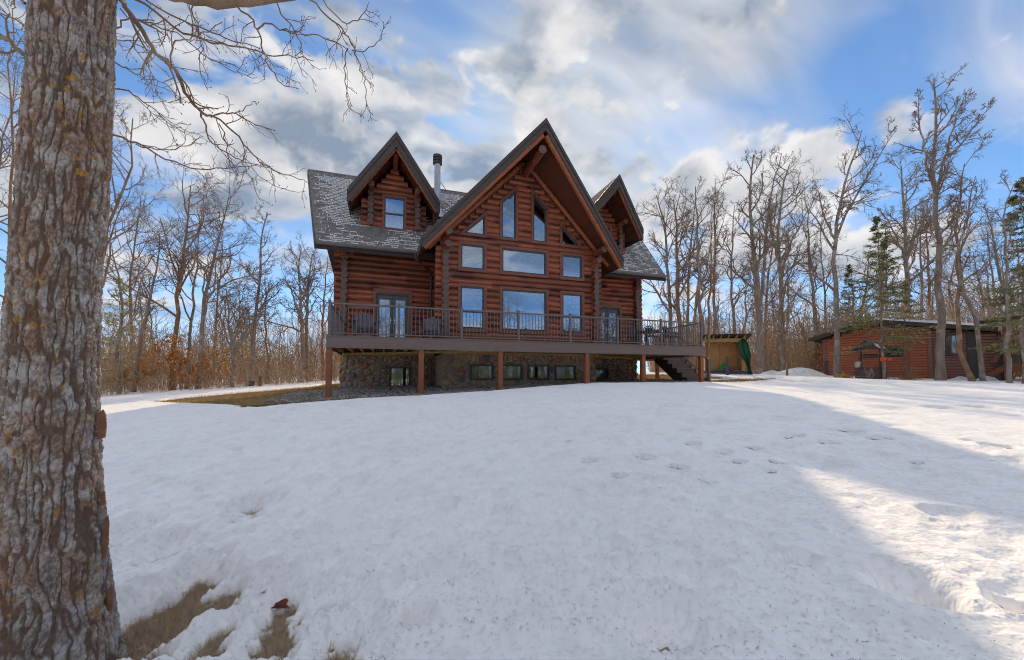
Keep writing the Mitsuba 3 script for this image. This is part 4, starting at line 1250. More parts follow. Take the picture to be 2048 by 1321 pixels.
# right of the house
B('first bare tree right of the house roof', [(1343, 748), (1341, 640), (1336, 560), (1331, 480), (1322, 420), (1312, 390)], 10, 26, limbs=14, llen=.34)
B('thick bare tree second right of the house roof', [(1361, 748), (1356, 610), (1353, 520), (1351, 440), (1346, 398)], 12, 25, limbs=14, llen=.30, m='m_bark_warm')
B('slim bare tree third right of the house roof', [(1375, 748), (1378, 560), (1382, 480), (1391, 395)], 8, 28, limbs=12, llen=.26)
B('bare tree with a bent stem behind the corner of the deck', [(1409, 748), (1404, 655), (1396, 590), (1396, 520), (1393, 430), (1390, 372)], 10, 24, stems=[[(1400, 620), (1415, 560), (1440, 520)]], limbs=12, llen=.26)
B('slim mottled tree just right of the corner post of the deck', [(1417, 764), (1416, 700), (1417, 640), (1420, 540), (1422, 480), (1425, 405)], 7, 16.5, limbs=10, llen=.16, m='m_bark_warm', t0=.5, flare=1.1)
B('tall narrow bare tree behind the open shed', [(1430, 747), (1428, 600), (1430, 480), (1428, 420), (1429, 356)], 8, 27, limbs=14, llen=.20)
B('thick two-stemmed bare tree right of the open shed', [(1520, 749), (1521, 690), (1518, 610), (1510, 530), (1503, 470), (1500, 400), (1506, 308)], 15, 24, stems=[[(1519, 630), (1526, 540), (1532, 450), (1546, 370), (1562, 305)]], limbs=15, llen=.26)
B('bare tree behind the thick two-stemmed one', [(1533, 747), (1531, 640), (1536, 560), (1545, 480), (1550, 420)], 8, 28, limbs=12, llen=.3)
B('thick dark bare tree with a wide fan of upright limbs', [(1564, 746), (1563, 650), (1561, 540), (1556, 460), (1561, 390), (1577, 330)], 13, 25, stems=[[(1562, 560), (1580, 490), (1610, 430), (1640, 370)], [(1560, 520), (1540, 450), (1528, 400)]], limbs=14, llen=.30)
B('thin pale young tree beside the snow pile', [(1574, 752), (1573, 690), (1569, 650), (1565, 620), (1562, 570)], 5, 21, limbs=8, llen=.2, t0=.45, m='m_branch')
B('slim bare tree left of the small cabin', [(1632, 749), (1631, 640), (1623, 565), (1618, 510), (1616, 420)], 11, 25, limbs=12, llen=.26)
B('leaning dead stem crossing toward the small cabin', [(1634, 746), (1615, 700), (1600, 650), (1588, 610)], 6, 27, limbs=6, llen=.2)
B('grey bare tree with a forked crown in front of the cabin wall', [(1676, 753), (1672, 690), (1671, 620), (1669, 550), (1669, 480), (1677, 420), (1691, 360), (1706, 310), (1722, 258)], 14, 20.5, stems=[[(1671, 470), (1692, 425), (1728, 360), (1760, 305), (1792, 258)], [(1669, 500), (1650, 440), (1640, 400), (1634, 372)]], limbs=14, llen=.24)
B('bare tree with a wide rounded crown behind the cabin', [(1815, 745), (1815, 610), (1812, 520), (1808, 450), (1806, 390), (1801, 330)], 16, 27, stems=[[(1813, 540), (1790, 470), (1760, 420)], [(1812, 530), (1840, 450), (1866, 400)]], limbs=15, llen=.32)
B('bare tree rising behind the cabin roof right of the wide crown', [(1842, 745), (1842, 570), (1841, 480), (1848, 400)], 9, 30, limbs=12, llen=.28)
B('second bare tree rising behind the cabin roof', [(1860, 745), (1858, 570), (1853, 490), (1855, 400)], 10, 31, limbs=12, llen=.28, m='m_bark_warm')
B('tallest bare tree with a thick straight trunk in front of the cabin', [(1881, 760), (1880, 700), (1878, 600), (1876, 520), (1874, 430), (1870, 340), (1873, 260), (1866, 162)], 20, 17.6, stems=[[(1874, 400), (1888, 320), (1908, 240), (1930, 182)], [(1873, 380), (1850, 310), (1838, 240), (1835, 185)], [(1888, 330), (1925, 280), (1960, 235), (1985, 208)]], limbs=17, llen=.18, t0=.42)
B('curved tree left of a leaning pair in front of the cabin window', [(1950, 760), (1934, 735), (1921, 690), (1914, 640), (1915, 560), (1913, 480), (1916, 420), (1928, 325)], 13, 16.8, limbs=13, llen=.22, t0=.4, m='m_bark_warm')
B('pale leaning tree right of the curved one before the cabin door', [(1966, 760), (1959, 700), (1949, 640), (1932, 600), (1923, 545), (1918, 500), (1938, 420), (1950, 350)], 12, 17.0, limbs=13, llen=.24, t0=.42)
B('bare tree at the right edge in front of the cabin porch', [(2019, 758), (2015, 680), (2013, 600), (2011, 500), (2008, 430), (2025, 370)], 12, 14.8, limbs=13, llen=.26)
B('slim bare tree behind the cabin chimney', [(1765, 745), (1762, 600), (1766, 520), (1772, 440)], 8, 32, limbs=12, llen=.26)
B('slim bare tree behind the right end of the cabin roof', [(1990, 748), (1988, 600), (1980, 520), (1972, 450)], 9, 30, limbs=12, llen=.30)
B('slim bare tree between the shed and the thick dark tree', [(1470, 748), (1467, 640), (1462, 560), (1465, 470), (1468, 410)], 8, 29, limbs=12, llen=.24)
B('slim bare tree left of the forked grey tree', [(1648, 748), (1650, 600), (1642, 520), (1640, 450)], 7, 31, limbs=12, llen=.26)

# woods behind, too many and too far to tell apart
r = np.random.default_rng(55)


def stand(n, a0, a1, r0, r1, h0, h1, seed):
    r = np.random.default_rng(seed)
    a, d = r.uniform(a0, a1, n), r.uniform(r0, r1, n)
    x, y = d * np.sin(a), d * np.cos(a)
    h = r.uniform(h0, h1, n)
    K = 8
    t = np.linspace(0, 1, K)
    P = np.stack([x, y, gz(x, y) - .1], 1)[:, None] + t[None, :, None] * np.stack([r.normal(size=n) * .06 * h, r.normal(size=n) * .06 * h, h], 1)[:, None]
    P[:, 2:] += np.cumsum(r.normal(size=(n, K - 2, 3)) * [.16, .16, .02], axis=1)
    R = (.05 + .011 * h * (.6 + .8 * r.random(n)))[:, None] * np.maximum(1 - .9 * t, .06)[None]
    P1, R1 = grow(r, P, R, 13, .22, .99, lambda t, L: .30 * L * (1.15 - .75 * t), .85, 5, .11, .2, .45, .009, .3, .8)
    P2, R2 = grow(r, P1, R1, 5, .2, 1, lambda t, L: L * .42, .75, 3, .06, .22, .7, .0065, .5)
    P3, R3 = grow(r, P2, R2, 3, .2, 1, lambda t, L: L * .5, .7, 2, .05, .2, .8, .005, .7)
    return join([tubes(P, R, 5), tubes(P1, R1, 3), tubes(P2, R2, 3), tubes(P3, R3, 3)])


add('woods', stand(34, -1.15, -.36, 34, 66, 6, 9, 61), 'm_twig', kind='stuff', label='far grey-brown bare woods left of the house')
add('woods', stand(75, .36, 1.12, 36, 70, 7, 12, 62), 'm_twig', kind='stuff', label='far grey-brown bare woods right of the house')
add('woods', stand(110, 1.2, 5.05, 24, 50, 8, 15, 63), 'm_twig', kind='stuff', label='bare woods on the near side of the lawn')


def thicket(n, a0, a1, r0, r1, h0, h1, seed):
    r = np.random.default_rng(seed)
    a, d = r.uniform(a0, a1, n), r0 + (r1 - r0) * r.random(n) ** 1.3
    x, y = d * np.sin(a), d * np.cos(a)
    h = h0 + (h1 - h0) * r.random(n) ** 1.8
    K = 4
    t = np.linspace(0, 1, K)
    P = np.stack([x, y, gz(x, y) - .05], 1)[:, None] + t[None, :, None] * np.stack([r.normal(size=n) * .16 * h, r.normal(size=n) * .16 * h, h], 1)[:, None]
    P[:, 1:] += r.normal(size=(n, K - 1, 3)) * .06
    R = (.010 + .005 * h)[:, None] * np.linspace(1, .4, K)[None]
    P1, R1 = grow(r, P, R, 5, .2, 1, lambda t, L: .42 * L * (1.2 - .6 * t), .7, 3, .12, .2, .7, .008, .5)
    P2, R2 = grow(r, P1, R1, 2, .2, 1, lambda t, L: L * .5, .7, 2, .08, .2, .8, .006, .6)
    return join([tubes(P, R, 3), tubes(P1, R1, 3), tubes(P2, R2, 3)])


add('brush', thicket(2900, -1.2, -.30, 29, 62, .8, 4.8, 71), 'm_brush', kind='stuff', label='brown leafless brush filling the left woods')
add('brush', thicket(650, -1.2, -.32, 25, 34, .3, 1.8, 74), 'm_brush', kind='stuff', label='low pale brush along the edge of the left woods')
add('brush', thicket(4300, .34, 1.15, 30, 62, .8, 4.8, 72), 'm_brush', kind='stuff', label='brown leafless brush filling the right woods')
add('brush', thicket(3400, 1.3, 4.95, 22, 42, .8, 6.5, 73), 'm_far_green', kind='stuff', label='brown leafless brush on the near side of the lawn')


def leaf_cards(c, d, n, L, W):
    """small pointed leaves at c (N,3) with directions d, normals n"""
    d, s = unit(d), unit(np.cross(d, n))
    v = np.stack([c, c + d * (L * .5)[:, None] + s * (W * .5)[:, None], c + d * L[:, None], c + d * (L * .5)[:, None] - s * (W * .5)[:, None]], 1).reshape(-1, 3)
    return v, (np.array([[0, 1, 2], [0, 2, 3]])[None] + np.arange(len(c))[:, None, None] * 4).reshape(-1, 3)


def leafy_sapling(label, x, y, D, h, m='m_orange', nl=420, spread=.5, group=None):
    tree_seed[0] += 1
    r = np.random.default_rng(tree_seed[0])
    k = thing('leafy_sapling', label, 'sapling', group)
    b = at(x, y, D); b[2] = float(gz(b[0], b[1])) - .05
    t = np.linspace(0, 1, 7)
    P = b + t[:, None] * np.array([r.normal() * .08 * h, r.normal() * .08 * h, h]); P[1:] += r.normal(size=(6, 3)) * .04
    R = .022 * (1 - .8 * t)
    P1, R1 = grow(r, P[None], R[None], 11, .18, .98, lambda t, L: spread * L * (1.1 - .6 * t), .95, 5, .05, .2, .6, .006, .4)
    P2, R2 = grow(r, P1, R1, 5, .2, 1, lambda t, L: L * .4, .7, 3, .0, .2, .7, .004, .6)
    add('stem', join([tubes([P], [R], 6), tubes(P1, R1, 4), tubes(P2, R2, 3)]), 'm_twig', k, smooth=True)
    i = r.integers(0, len(P2), nl)
    w = r.random(nl)[:, None]
    c = P2[i, 0] * (1 - w) + P2[i, 2] * w + r.normal(size=(nl, 3)) * .03
    add('leaves', leaf_cards(c, r.normal(size=(nl, 3)) + [0, 0, -.6], r.normal(size=(nl, 3)), .10 + .08 * r.random(nl), .07 + .045 * r.random(nl)), m, k, kind='stuff')
    return k


S = leafy_sapling
S('orange-leaved sapling left of the thick tree with the stub', 326, 779, 20, 2.7, nl=418)
S('orange-leaved sapling just right of the thick tree with the stub', 361, 780, 20.5, 2.2, nl=342)
S('low orange-leaved sapling between two dark trunks at the left', 386, 783, 20.3, 1.3, nl=266)
S('orange-leaved sapling right of the leaning dark tree', 413, 780, 20.5, 1.8, nl=304)
S('pale orange sapling near the low forked tree', 440, 778, 22, 2.0, 'm_tan_leaf', nl=159)
S('orange-leaved sapling by the slim tree at the wood edge', 250, 787, 19, 1.2, nl=190)
S('low orange sapling next to the big trunk', 283, 784, 20, 1.5, nl=266)
S('orange-leaved sapling beside the left post of the deck', 668, 771, 24, 2.0, nl=190)
S('tan-leaved sapling under the tall slim tree', 505, 774, 27, 2.2, 'm_tan_leaf', nl=159)
S('tan-leaved sapling left of the spreading tree', 575, 771, 29, 1.8, 'm_tan_leaf', nl=159)
S('bright orange sapling at the left corner of the cabin', 1637, 749, 24.5, 1.7, nl=235)
S('orange-leaved sapling behind the cabin roof', 1716, 744, 29, 4.6, nl=190)


def fir(label, x, y, D, top_y, spread, m='m_fir', whorl=.24, bare=.12, name='fir_tree', dens=1.0, w=9, droop=.10, group=None, lean=0):
    tree_seed[0] += 1
    r = np.random.default_rng(tree_seed[0])
    k = thing(name, label, 'tree', group)
    b = at(x, y, D); b[2] = float(gz(b[0], b[1])) - .1
    top = at(x + lean, top_y, D)
    Hh = top[2] - b[2]
    K = 10
    t = np.linspace(0, 1, K)
    P = b + t[:, None] * (top - b); P[1:-1] += r.normal(size=(K - 2, 3)) * .03
    r0 = w * D / (2 * FPX * math.sqrt(1 + ((x - 1024) / FPX) ** 2))
    R = r0 * np.maximum(1 - .93 * t, .05)
    nb = int(Hh * (1 - bare) / whorl * 5)
    tb = bare + (1 - bare) * (np.arange(nb) + r.random(nb)) / nb
    c = np.stack([np.interp(tb, t, P[:, i]) for i in range(3)], 1)
    az = r.uniform(0, 2 * np.pi, nb)
    prof = np.minimum(1, (1 - tb) * 1.18 + .03) * np.minimum(1, .72 + (tb - bare) * 2.0)
    L = spread * prof * (.55 + .55 * r.random(nb))
    hd = np.stack([np.cos(az), np.sin(az), az * 0], 1)
    Kb = 6
    u = np.linspace(0, 1, Kb)
    rise = (.45 * (tb - .35))[:, None]
    BP = c[:, None] + hd[:, None] * (L[:, None] * u)[..., None]
    BP[..., 2] += L[:, None] * (rise * u + (-droop * 2.2) * u * (1 - .55 * u))
    BP[:, 1:] += r.normal(size=(nb, Kb - 1, 3)) * .015
    BR = (.006 + .010 * L)[:, None] * np.linspace(1, .3, Kb)[None]
    add('trunk', join([tubes([P], [R], 9), tubes(BP, BR, 3)]), 'm_bark', k, smooth=True)
    # flat sprays of needles
    nt = max(8, int(15 * dens))
    ts = np.tile((np.arange(nt) + .5) / nt, (nb, 1)) * .84 + .16
    pc, pd = interp_poly(BP, ts)
    side = np.where(np.arange(nt) % 2, 1, -1)[None, :, None]
    hor = unit(np.cross(pd, [0, 0, 1.0]))
    td = unit(pd * .75 + hor * side * .85 + r.normal(size=pd.shape) * .12)
    tl = (L[:, None] * .40 * (1.08 - ts) + .10) * (.6 + .6 * r.random(ts.shape))
    nq = max(3, int(5 * dens))
    q = (np.arange(nq) + .5) / nq
    cc = (pc[:, :, None] + td[:, :, None] * (tl[..., None] * q)[..., None]).reshape(-1, 3)
    M = len(cc)
    dd = (np.repeat(td.reshape(-1, 3), nq, 0) + r.normal(size=(M, 3)) * .38)
    nn = np.array([0, 0, 1.0]) + r.normal(size=(M, 3)) * .35
    ln = np.repeat(tl.reshape(-1), nq) * .36 + .05
    v = leaf_cards(cc, dd, nn, ln * (.7 + .6 * r.random(M)), .030 + .030 * r.random(M))
    cc2 = (pc + r.normal(size=pc.shape) * .012).reshape(-1, 3)
    v2 = leaf_cards(cc2, (pd + r.normal(size=pd.shape) * .3).reshape(-1, 3), np.array([0, 0, 1.0]) + r.normal(size=(len(cc2), 3)) * .35, .12 + .10 * r.random(len(cc2)), .03 + .02 * r.random(len(cc2)))
    add('foliage', join([v, v2]), m, k, kind='stuff')
    return k


fir('green fir with an orange ribbon on its thin trunk before the cabin', 1768, 757, 18.6, 432, 2.5, whorl=.42, bare=.22, dens=1.1, w=8, droop=.16, lean=-16)
fir('small narrow fir behind the left end of the cabin roof', 1697, 748, 28, 528, 1.45, whorl=.40, bare=.05, w=6)
fir('dark fir behind the middle of the cabin roof', 1772, 746, 27, 470, 2.0, whorl=.46, bare=.08, w=8)
fir('spreading fir at the right edge of the photo', 2046, 760, 14.5, 350, 1.85, whorl=.42, bare=.20, dens=1.15, w=9, droop=.18)
fir('young fir behind the cabin right of the ribbon fir', 1808, 746, 25, 560, 1.5, whorl=.42, bare=.05, w=6)
fir('distant rounded pine above the brush in the left woods', 492, 772, 40, 618, 2.9, 'm_fir', whorl=.34, bare=.25, name='pine_tree', w=7, droop=-.05)
fir('pale green young pine just right of the big trunk', 240, 785, 18.5, 560, 1.3, 'm_fir_pale', whorl=.42, bare=.1, name='pine_tree', w=5, droop=-.05, dens=.6)
fir('pale green young pine behind the slim trees at the left', 290, 783, 25, 640, 1.3, 'm_fir_pale', whorl=.42, bare=.1, name='pine_tree', w=5, droop=-.05, dens=.6)
k = thing('ribbon', 'orange ribbon tied round the thin fir trunk beside the well', 'ribbon')
b = at(1767, 716, 18.6)
add('band', pole(b - [0, 0, .09], b + [0, 0, .09], .125, .12, 12), 'm_ribbon', k, smooth=40)
add('tail', slab([b + [.10, -.12, .05], b + [.24, -.14, .02], b + [.25, -.14, -.08], b + [.10, -.12, -.06]], .01), 'm_ribbon', k)

# ------------------------------------------------------------------ THE BIG TRUNK AND ITS BRANCHES
big = thing('large_tree', 'big furrowed tree trunk with orange lichen filling the left edge', 'tree')
DT = 1.9
edge = [(0, 51, 234), (200, 39, 228), (400, 22, 220), (520, 12, 207), (700, -2, 203), (850, -8, 204), (1000, -14, 210), (1150, -22, 222), (1321, -40, 242)]
cx, cz, crr = [], [], []
for yy, a, b in edge:
    pa, pb = at(a, yy, DT), at(b, yy, DT)
    th = (math.atan2(pa[0], pa[1]) + math.atan2(pb[0], pb[1])) / 2
    half = abs(math.atan2(pb[0], pb[1]) - math.atan2(pa[0], pa[1])) / 2
    dist = DT / math.cos(th)
    cx.append([math.sin(th) * dist, math.cos(th) * dist]); cz.append(pa[2] * 1.0); crr.append(dist * math.sin(half))
cx, cz, crr = np.array(cx), np.array(cz), np.array(crr)
o = np.argsort(cz); cx, cz, crr = cx[o], cz[o], crr[o]
zb_ = float(gz(cx[0, 0], cx[0, 1]))
zs = np.concatenate([np.linspace(zb_ - .12, 2.3, 720), np.linspace(2.32, 9.5, 90)])
ex = lambda a: np.concatenate([np.interp(zs[:720], cz, a), a[-1] + (a[-1] - a[3]) / (cz[-1] - cz[3]) * (zs[720:] - cz[-1]) * .6])
axis_x, axis_y = ex(cx[:, 0]), ex(cx[:, 1])
rad_z = np.concatenate([np.interp(zs[:720], cz, crr), np.interp(zs[720:], [2.3, 9.5], [crr[-1], .05])])
rad_z = rad_z + .045 * np.exp(-(zs - zb_) / .10)
nth = 420
th = np.linspace(0, 2 * np.pi, nth, endpoint=False)
TH, ZZ = np.meshgrid(th, zs)
RR = np.repeat(rad_z[:, None], nth, 1)
cyl = np.stack([np.cos(TH) * .17, np.sin(TH) * .17, ZZ], -1)
wv = meshkit.fbm(cyl * [10, 10, 5] + 2, 4, 3) - .5
q = cyl * [50, 50, 5.6] + wv[..., None] * [2.4, 2.4, .9]
n1 = meshkit.noise(q, 1); n2 = meshkit.noise(q * [2.1, 2.1, 2.6] + 7, 2)
f1 = np.abs(2 * n1 - 1); f2 = np.abs(2 * n2 - 1)
cross = np.abs(2 * meshkit.noise(cyl * [24, 24, 26] + wv[..., None] * 4 + 3, 4) - 1)
sm = lambda a, b, x: np.clip((x - a) / (b - a), 0, 1) ** 2 * (3 - 2 * np.clip((x - a) / (b - a), 0, 1))
plate = sm(.02, .34, f1) * (.50 + .50 * sm(.02, .26, f2)) * (.62 + .38 * sm(.02, .22, cross))
fine = meshkit.fbm(cyl * [90, 90, 62], 4, 9) - .5
scal = meshkit.fbm(cyl * [46, 46, 34] + wv[..., None] * 3, 3, 29)
disp = -.0085 * (1 - plate) + .009 * fine + .008 * (scal - .5) + .008 * (meshkit.fbm(cyl * [14, 14, 6], 2, 6) - .5)
RR = RR + disp
V = np.stack([axis_x[:, None] + RR * np.cos(TH), axis_y[:, None] + RR * np.sin(TH), ZZ], -1)
crk = np.minimum(np.abs(2 * meshkit.noise(cyl * [58, 58, 30] + wv[..., None] * 5, 33) - 1), np.abs(2 * meshkit.noise(cyl * [80, 80, 66] + wv[..., None] * 5 + 9, 34) - 1) * 1.5)
crk = 1 - sm(.03, .20, crk)
RR = RR - .004 * crk
V = np.stack([axis_x[:, None] + RR * np.cos(TH), axis_y[:, None] + RR * np.sin(TH), ZZ], -1)
gtone = meshkit.fbm(cyl * [16, 16, 9] + 5, 5, 12)
scaly = meshkit.fbm(cyl * [70, 70, 52], 3, 19)
col = np.array([.29, .255, .23])[None, None] * (.35 + 1.3 * gtone[..., None]) * (.35 + 1.3 * scaly[..., None])
warm = sm(.50, .64, meshkit.fbm(cyl * [13, 13, 3.4] + 9, 4, 13)) * .58
col = col * (1 - warm[..., None]) + np.array([.29, .170, .105]) * (.5 + scaly[..., None]) * warm[..., None]
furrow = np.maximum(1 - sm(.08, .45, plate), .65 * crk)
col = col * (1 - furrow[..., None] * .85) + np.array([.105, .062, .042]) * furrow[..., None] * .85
pale = sm(.52, .66, meshkit.fbm(cyl * [18, 18, 14] + 20, 5, 14)) * sm(.35, .7, plate)
col = col * (1 - pale[..., None] * .75) + np.array([.40, .39, .39]) * (.7 + .6 * scaly[..., None]) * pale[..., None] * .75
lich = sm(.635, .70, meshkit.fbm(cyl * [40, 40, 32] + 31, 4, 15)) * sm(.56, .68, meshkit.noise(cyl * [7, 7, 3.0] + 8, 26))
col = col * (1 - lich[..., None] * .9) + np.array([.38, .20, .045]) * (.5 + .9 * scaly[..., None]) * lich[..., None] * .9
mint = sm(.76, .80, meshkit.fbm(cyl * [19, 19, 15] + 47, 4, 16)) * (ZZ < .4)
col = col * (1 - mint[..., None] * .75) + np.array([.34, .44, .32]) * mint[..., None] * .75
i = np.arange(len(zs) * nth).reshape(len(zs), nth)
a, b = i[:-1], i[1:]
a1_, b1_ = np.roll(a, -1, 1), np.roll(b, -1, 1)
F_ = np.concatenate([np.stack([a, a1_, b1_], -1).reshape(-1, 3), np.stack([a, b1_, b], -1).reshape(-1, 3)])
add('trunk', (V.reshape(-1, 3), F_), 'm_vc', big, smooth=True, color=np.clip(col.reshape(-1, 3), 0, 1))


def flake(x, y, hpx, wpx, tilt, m):
    """a plate of bark peeling off the right side of the trunk"""
    c = at(x, y, DT + .05)
    h, w = hpx / FPX * DT, wpx / FPX * DT
    pts = [(-.5, -.5), (.35, -.46), (.5, -.1), (.42, .3), (.1, .5), (-.42, .38)]
    u = np.array([math.cos(tilt), .25, math.sin(tilt)]); u = unit(u)
    up_ = np.array([-math.sin(tilt) * .4, 0, 1.0])
    f = np.array([c + u * a * w + up_ * b * h for a, b in pts])
    g = f + np.array([-.012, .016, 0])
    v = np.vstack([f, g]); n = len(pts)
    fc = [[0, i, i + 1] for i in range(1, n - 1)] + [[n, n + i + 1, n + i] for i in range(1, n - 1)]
    for i in range(n):
        fc += [[i, (i + 1) % n, n + (i + 1) % n], [i, n + (i + 1) % n, n + i]]
    add('bark_flake', (v, np.array(fc)), m, big, label='peeling plate of bark')


flake(204, 852, 60, 15, .1, 'm_flake'); flake(211, 1078, 88, 11, -.1, 'm_flake'); flake(206, 1000, 30, 8, .1, 'm_flake'); flake(222, 1200, 50, 9, .0, 'm_flake')

# overhead branches of the big tree
r = np.random.default_rng(77)


def branch(pts, w0, w1, D0, D1, twigs=6, tl=.22, name='branch', tseed=0):
    rr = np.random.default_rng(1000 + tseed)
    n = len(pts)
    Ds = np.linspace(D0, D1, n)
    P = np.array([at(x, y, d) for (x, y), d in zip(pts, Ds)])
    K = max(8, 3 * n)
    Q = smooth_path(P, K)
    Q[1:-1] += rr.normal(size=(K - 2, 3)) * .006
    D_ = np.linspace(D0, D1, K)
    R = np.linspace(w0, w1, K) * D_ / FPX / 2 * .82
    parts = [tubes([Q], [R], 7)]
    if twigs:
        P1, R1 = grow(rr, Q[None], R[None], twigs, .15, .99, lambda t, L: tl * (1.1 - .5 * t) + 0 * L, .75, 5, -.02, .22, .6, .0022, .5)
        P2, R2 = grow(rr, P1, R1, 3, .25, 1, lambda t, L: L * .42, .7, 4, .0, .22, .75, .0016, .6)
        parts += [tubes(P1, R1, 5), tubes(P2, R2, 4)]
        bud, _ = interp_poly(P2, np.full((len(P2), 1), .98))
        parts += [blob(b, (.0035, .0035, .006), 0, .1, j) for j, b in enumerate(bud[:, 0][::2])]
    add(name, join(parts), 'm_branch', big, smooth=True)


branch([(232, -60), (300, -26), (370, -2), (430, 4), (500, 2), (560, -6), (640, -34)], 34, 26, 1.75, 2.1, 0, name='limb')
branch([(228, -30), (240, 6), (258, 32), (290, 76), (320, 118), (341, 136), (363, 176), (390, 216), (412, 234)], 12, 6.5, 2.0, 2.7, 7, .20, tseed=1)
branch([(412, 234), (425, 238), (470, 268), (495, 300), (525, 330), (575, 352), (598, 358), (614, 368)], 5, 1.6, 2.7, 3.0, 7, .20, tseed=2)
branch([(400, 226), (404, 240), (410, 264), (440, 300), (470, 318), (515, 332)], 4.5, 1.6, 2.7, 2.9, 6, .18, tseed=3)
branch([(420, 237), (446, 229), (467, 230), (500, 248), (548, 263)], 4, 1.6, 2.7, 2.9, 4, .16, tseed=4)
branch([(467, 230), (490, 215), (510, 205)], 2.5, 1.4, 2.8, 2.9, 2, .1, tseed=5)
branch([(436, 250), (450, 288), (456, 322), (474, 356)], 3, 1.4, 2.75, 2.9, 3, .14, tseed=6)
branch([(482, 322), (495, 352), (512, 385), (520, 404)], 2.4, 1.3, 2.8, 2.95, 3, .1, tseed=7)
branch([(341, 133), (350, 92), (368, 82), (392, 76), (442, 47)], 4.5, 2, 2.4, 2.8, 5, .16, tseed=8)
branch([(246, -6), (300, 20), (350, 60), (420, 86), (482, 96), (530, 110), (590, 116), (626, 124)], 6, 1.8, 2.2, 3.0, 9, .24, tseed=9)
branch([(290, 4), (370, 44), (430, 74), (482, 90), (520, 100)], 4.5, 1.8, 2.2, 2.9, 7, .24, tseed=10)
branch([(468, 10), (500, 40), (515, 62), (521, 96), (536, 130), (556, 166), (596, 180)], 5, 1.6, 2.2, 2.7, 7, .18, tseed=11)
branch([(514, 60), (552, 55), (602, 70), (660, 83), (690, 98), (702, 114)], 4, 1.6, 2.4, 2.8, 7, .18, tseed=12)
branch([(606, -6), (650, 30), (690, 70), (706, 100), (716, 130), (725, 150), (730, 190), (731, 214), (744, 230)], 4.5, 1.5, 2.3, 2.8, 8, .16, tseed=13)
branch([(694, 98), (687, 135), (690, 172), (696, 214), (722, 232)], 3, 1.4, 2.6, 2.8, 5, .12, tseed=14)
branch([(640, -6), (682, 46), (716, 40), (735, 6)], 3.4, 1.8, 2.3, 2.6, 4, .14, tseed=15)
branch([(702, 102), (724, 103), (752, 86), (766, 56)], 2.8, 1.4, 2.7, 2.9, 3, .12, tseed=16)
branch([(226, 181), (270, 193), (300, 216), (330, 246), (372, 266)], 3.8, 1.4, 2.2, 2.6, 7, .2, tseed=17)
branch([(222, 272), (270, 291), (320, 312), (370, 336), (432, 339), (515, 331)], 5, 1.5, 2.2, 2.9, 9, .2, tseed=18)
branch([(270, 291), (310, 302), (350, 300), (390, 285), (398, 276)], 3, 1.4, 2.4, 2.7, 4, .14, tseed=19)
branch([(228, 128), (270, 150), (320, 164), (342, 182)], 3.4, 1.4, 2.2, 2.5, 6, .18, tseed=20)
branch([(229, 60), (262, 40), (300, 52), (352, 70), (400, 110), (440, 130), (474, 150), (512, 158)], 3.8, 1.4, 2.2, 2.7, 8, .2, tseed=21)
branch([(228, 96), (250, 84), (290, 100), (330, 128), (372, 146)], 3, 1.4, 2.2, 2.6, 6, .18, tseed=22)
branch([(380, -4), (386, 30), (400, 90), (396, 140), (412, 172)], 3.4, 1.4, 2.3, 2.6, 5, .16, tseed=23)
branch([(546, -4), (560, 30), (584, 60), (600, 92), (592, 120), (612, 158)], 3.4, 1.4, 2.3, 2.7, 6, .16, tseed=24)
branch([(52, 116), (30, 98), (0, 74), (-40, 50)], 9, 12, 2.2, 2.4, 4, .16, tseed=25)
branch([(50, 60), (25, 40), (-20, 26)], 3, 4, 2.2, 2.4, 4, .14, tseed=26)
branch([(48, 10), (30, -2), (10, -20)], 6, 8, 2.2, 2.3, 2, .12, tseed=27)
branch([(238, 20), (270, 60), (268, 100), (300, 150), (310, 190)], 3, 1.3, 2.3, 2.7, 7, .2, tseed=28)
branch([(430, 238), (440, 270), (500, 330), (520, 358), (552, 376), (610, 385)], 2, 1.2, 2.75, 3.0, 4, .1, tseed=29)

# ------------------------------------------------------------------ THE CABIN ON THE RIGHT
cA, cB = np.array([.796 * 23, 23.0]), np.array([1.2465 * 18, 18.0])
cd = unit(cB - cA); cn = np.array([-cd[1], cd[0]])
CG = -.30


def cab(v):
    v = np.asarray(v, float)
    return np.stack([cA[0] + v[..., 0] * cd[0] + v[..., 1] * cn[0], cA[1] + v[..., 0] * cd[1] + v[..., 1] * cn[1], v[..., 2]], -1)


def cpx(x, y, off=0.0):
    d = ray(x, y)
    nd = d[:2] @ cn
    t = (cA @ cn + off) / nd
    q = d * t
    return (q[:2] - cA) @ cd, q[2]


cabin = thing('cabin', 'low red-brown log-sided cabin with a snow-edged roof behind the trees', 'cabin')
Xe, Ze = cpx(1617, 676, -.4); Xa, Za = cpx(1742, 637, -.4); Xr, Zr = cpx(1996, 652, -.4)
Xc0, Xc1 = cpx(1648, 700)[0], cpx(2004, 700)[0]
Xm1, Xm2 = cpx(1812, 700)[0], cpx(1860, 700)[0]
roofz = lambda x: Ze + (Za - Ze) * (x - Xe) / (Xa - Xe) if x < Xa else Za + (Zr - Za) * (x - Xa) / (Xr - Xa)
wins = []
for (x0, y0, x1, y1) in ((1770, 693, 1802, 709), (1891, 667, 1916, 706)):
    A_, B_ = cpx(x0, y1), cpx(x1, y0)
    wins.append(sbox(A_[0], A_[1], B_[0], B_[1]))
dA, dB = cpx(1935, 742), cpx(1955, 660)
wins.append(sbox(dA[0], CG, dB[0], dB[1]))
body = Polygon([(Xc0, CG - .3), (Xc1, CG - .3), (Xc1, roofz(Xc1) - .22), (Xa, Za - .22), (Xc0, roofz(Xc0) - .22)])
hs = unary_union(wins)
cw = add('wall', extrude(body.difference(hs.buffer(-.02)), .06, .22), 'm_inside', cabin, frame=cab)
zz = CG + .12
row = 0
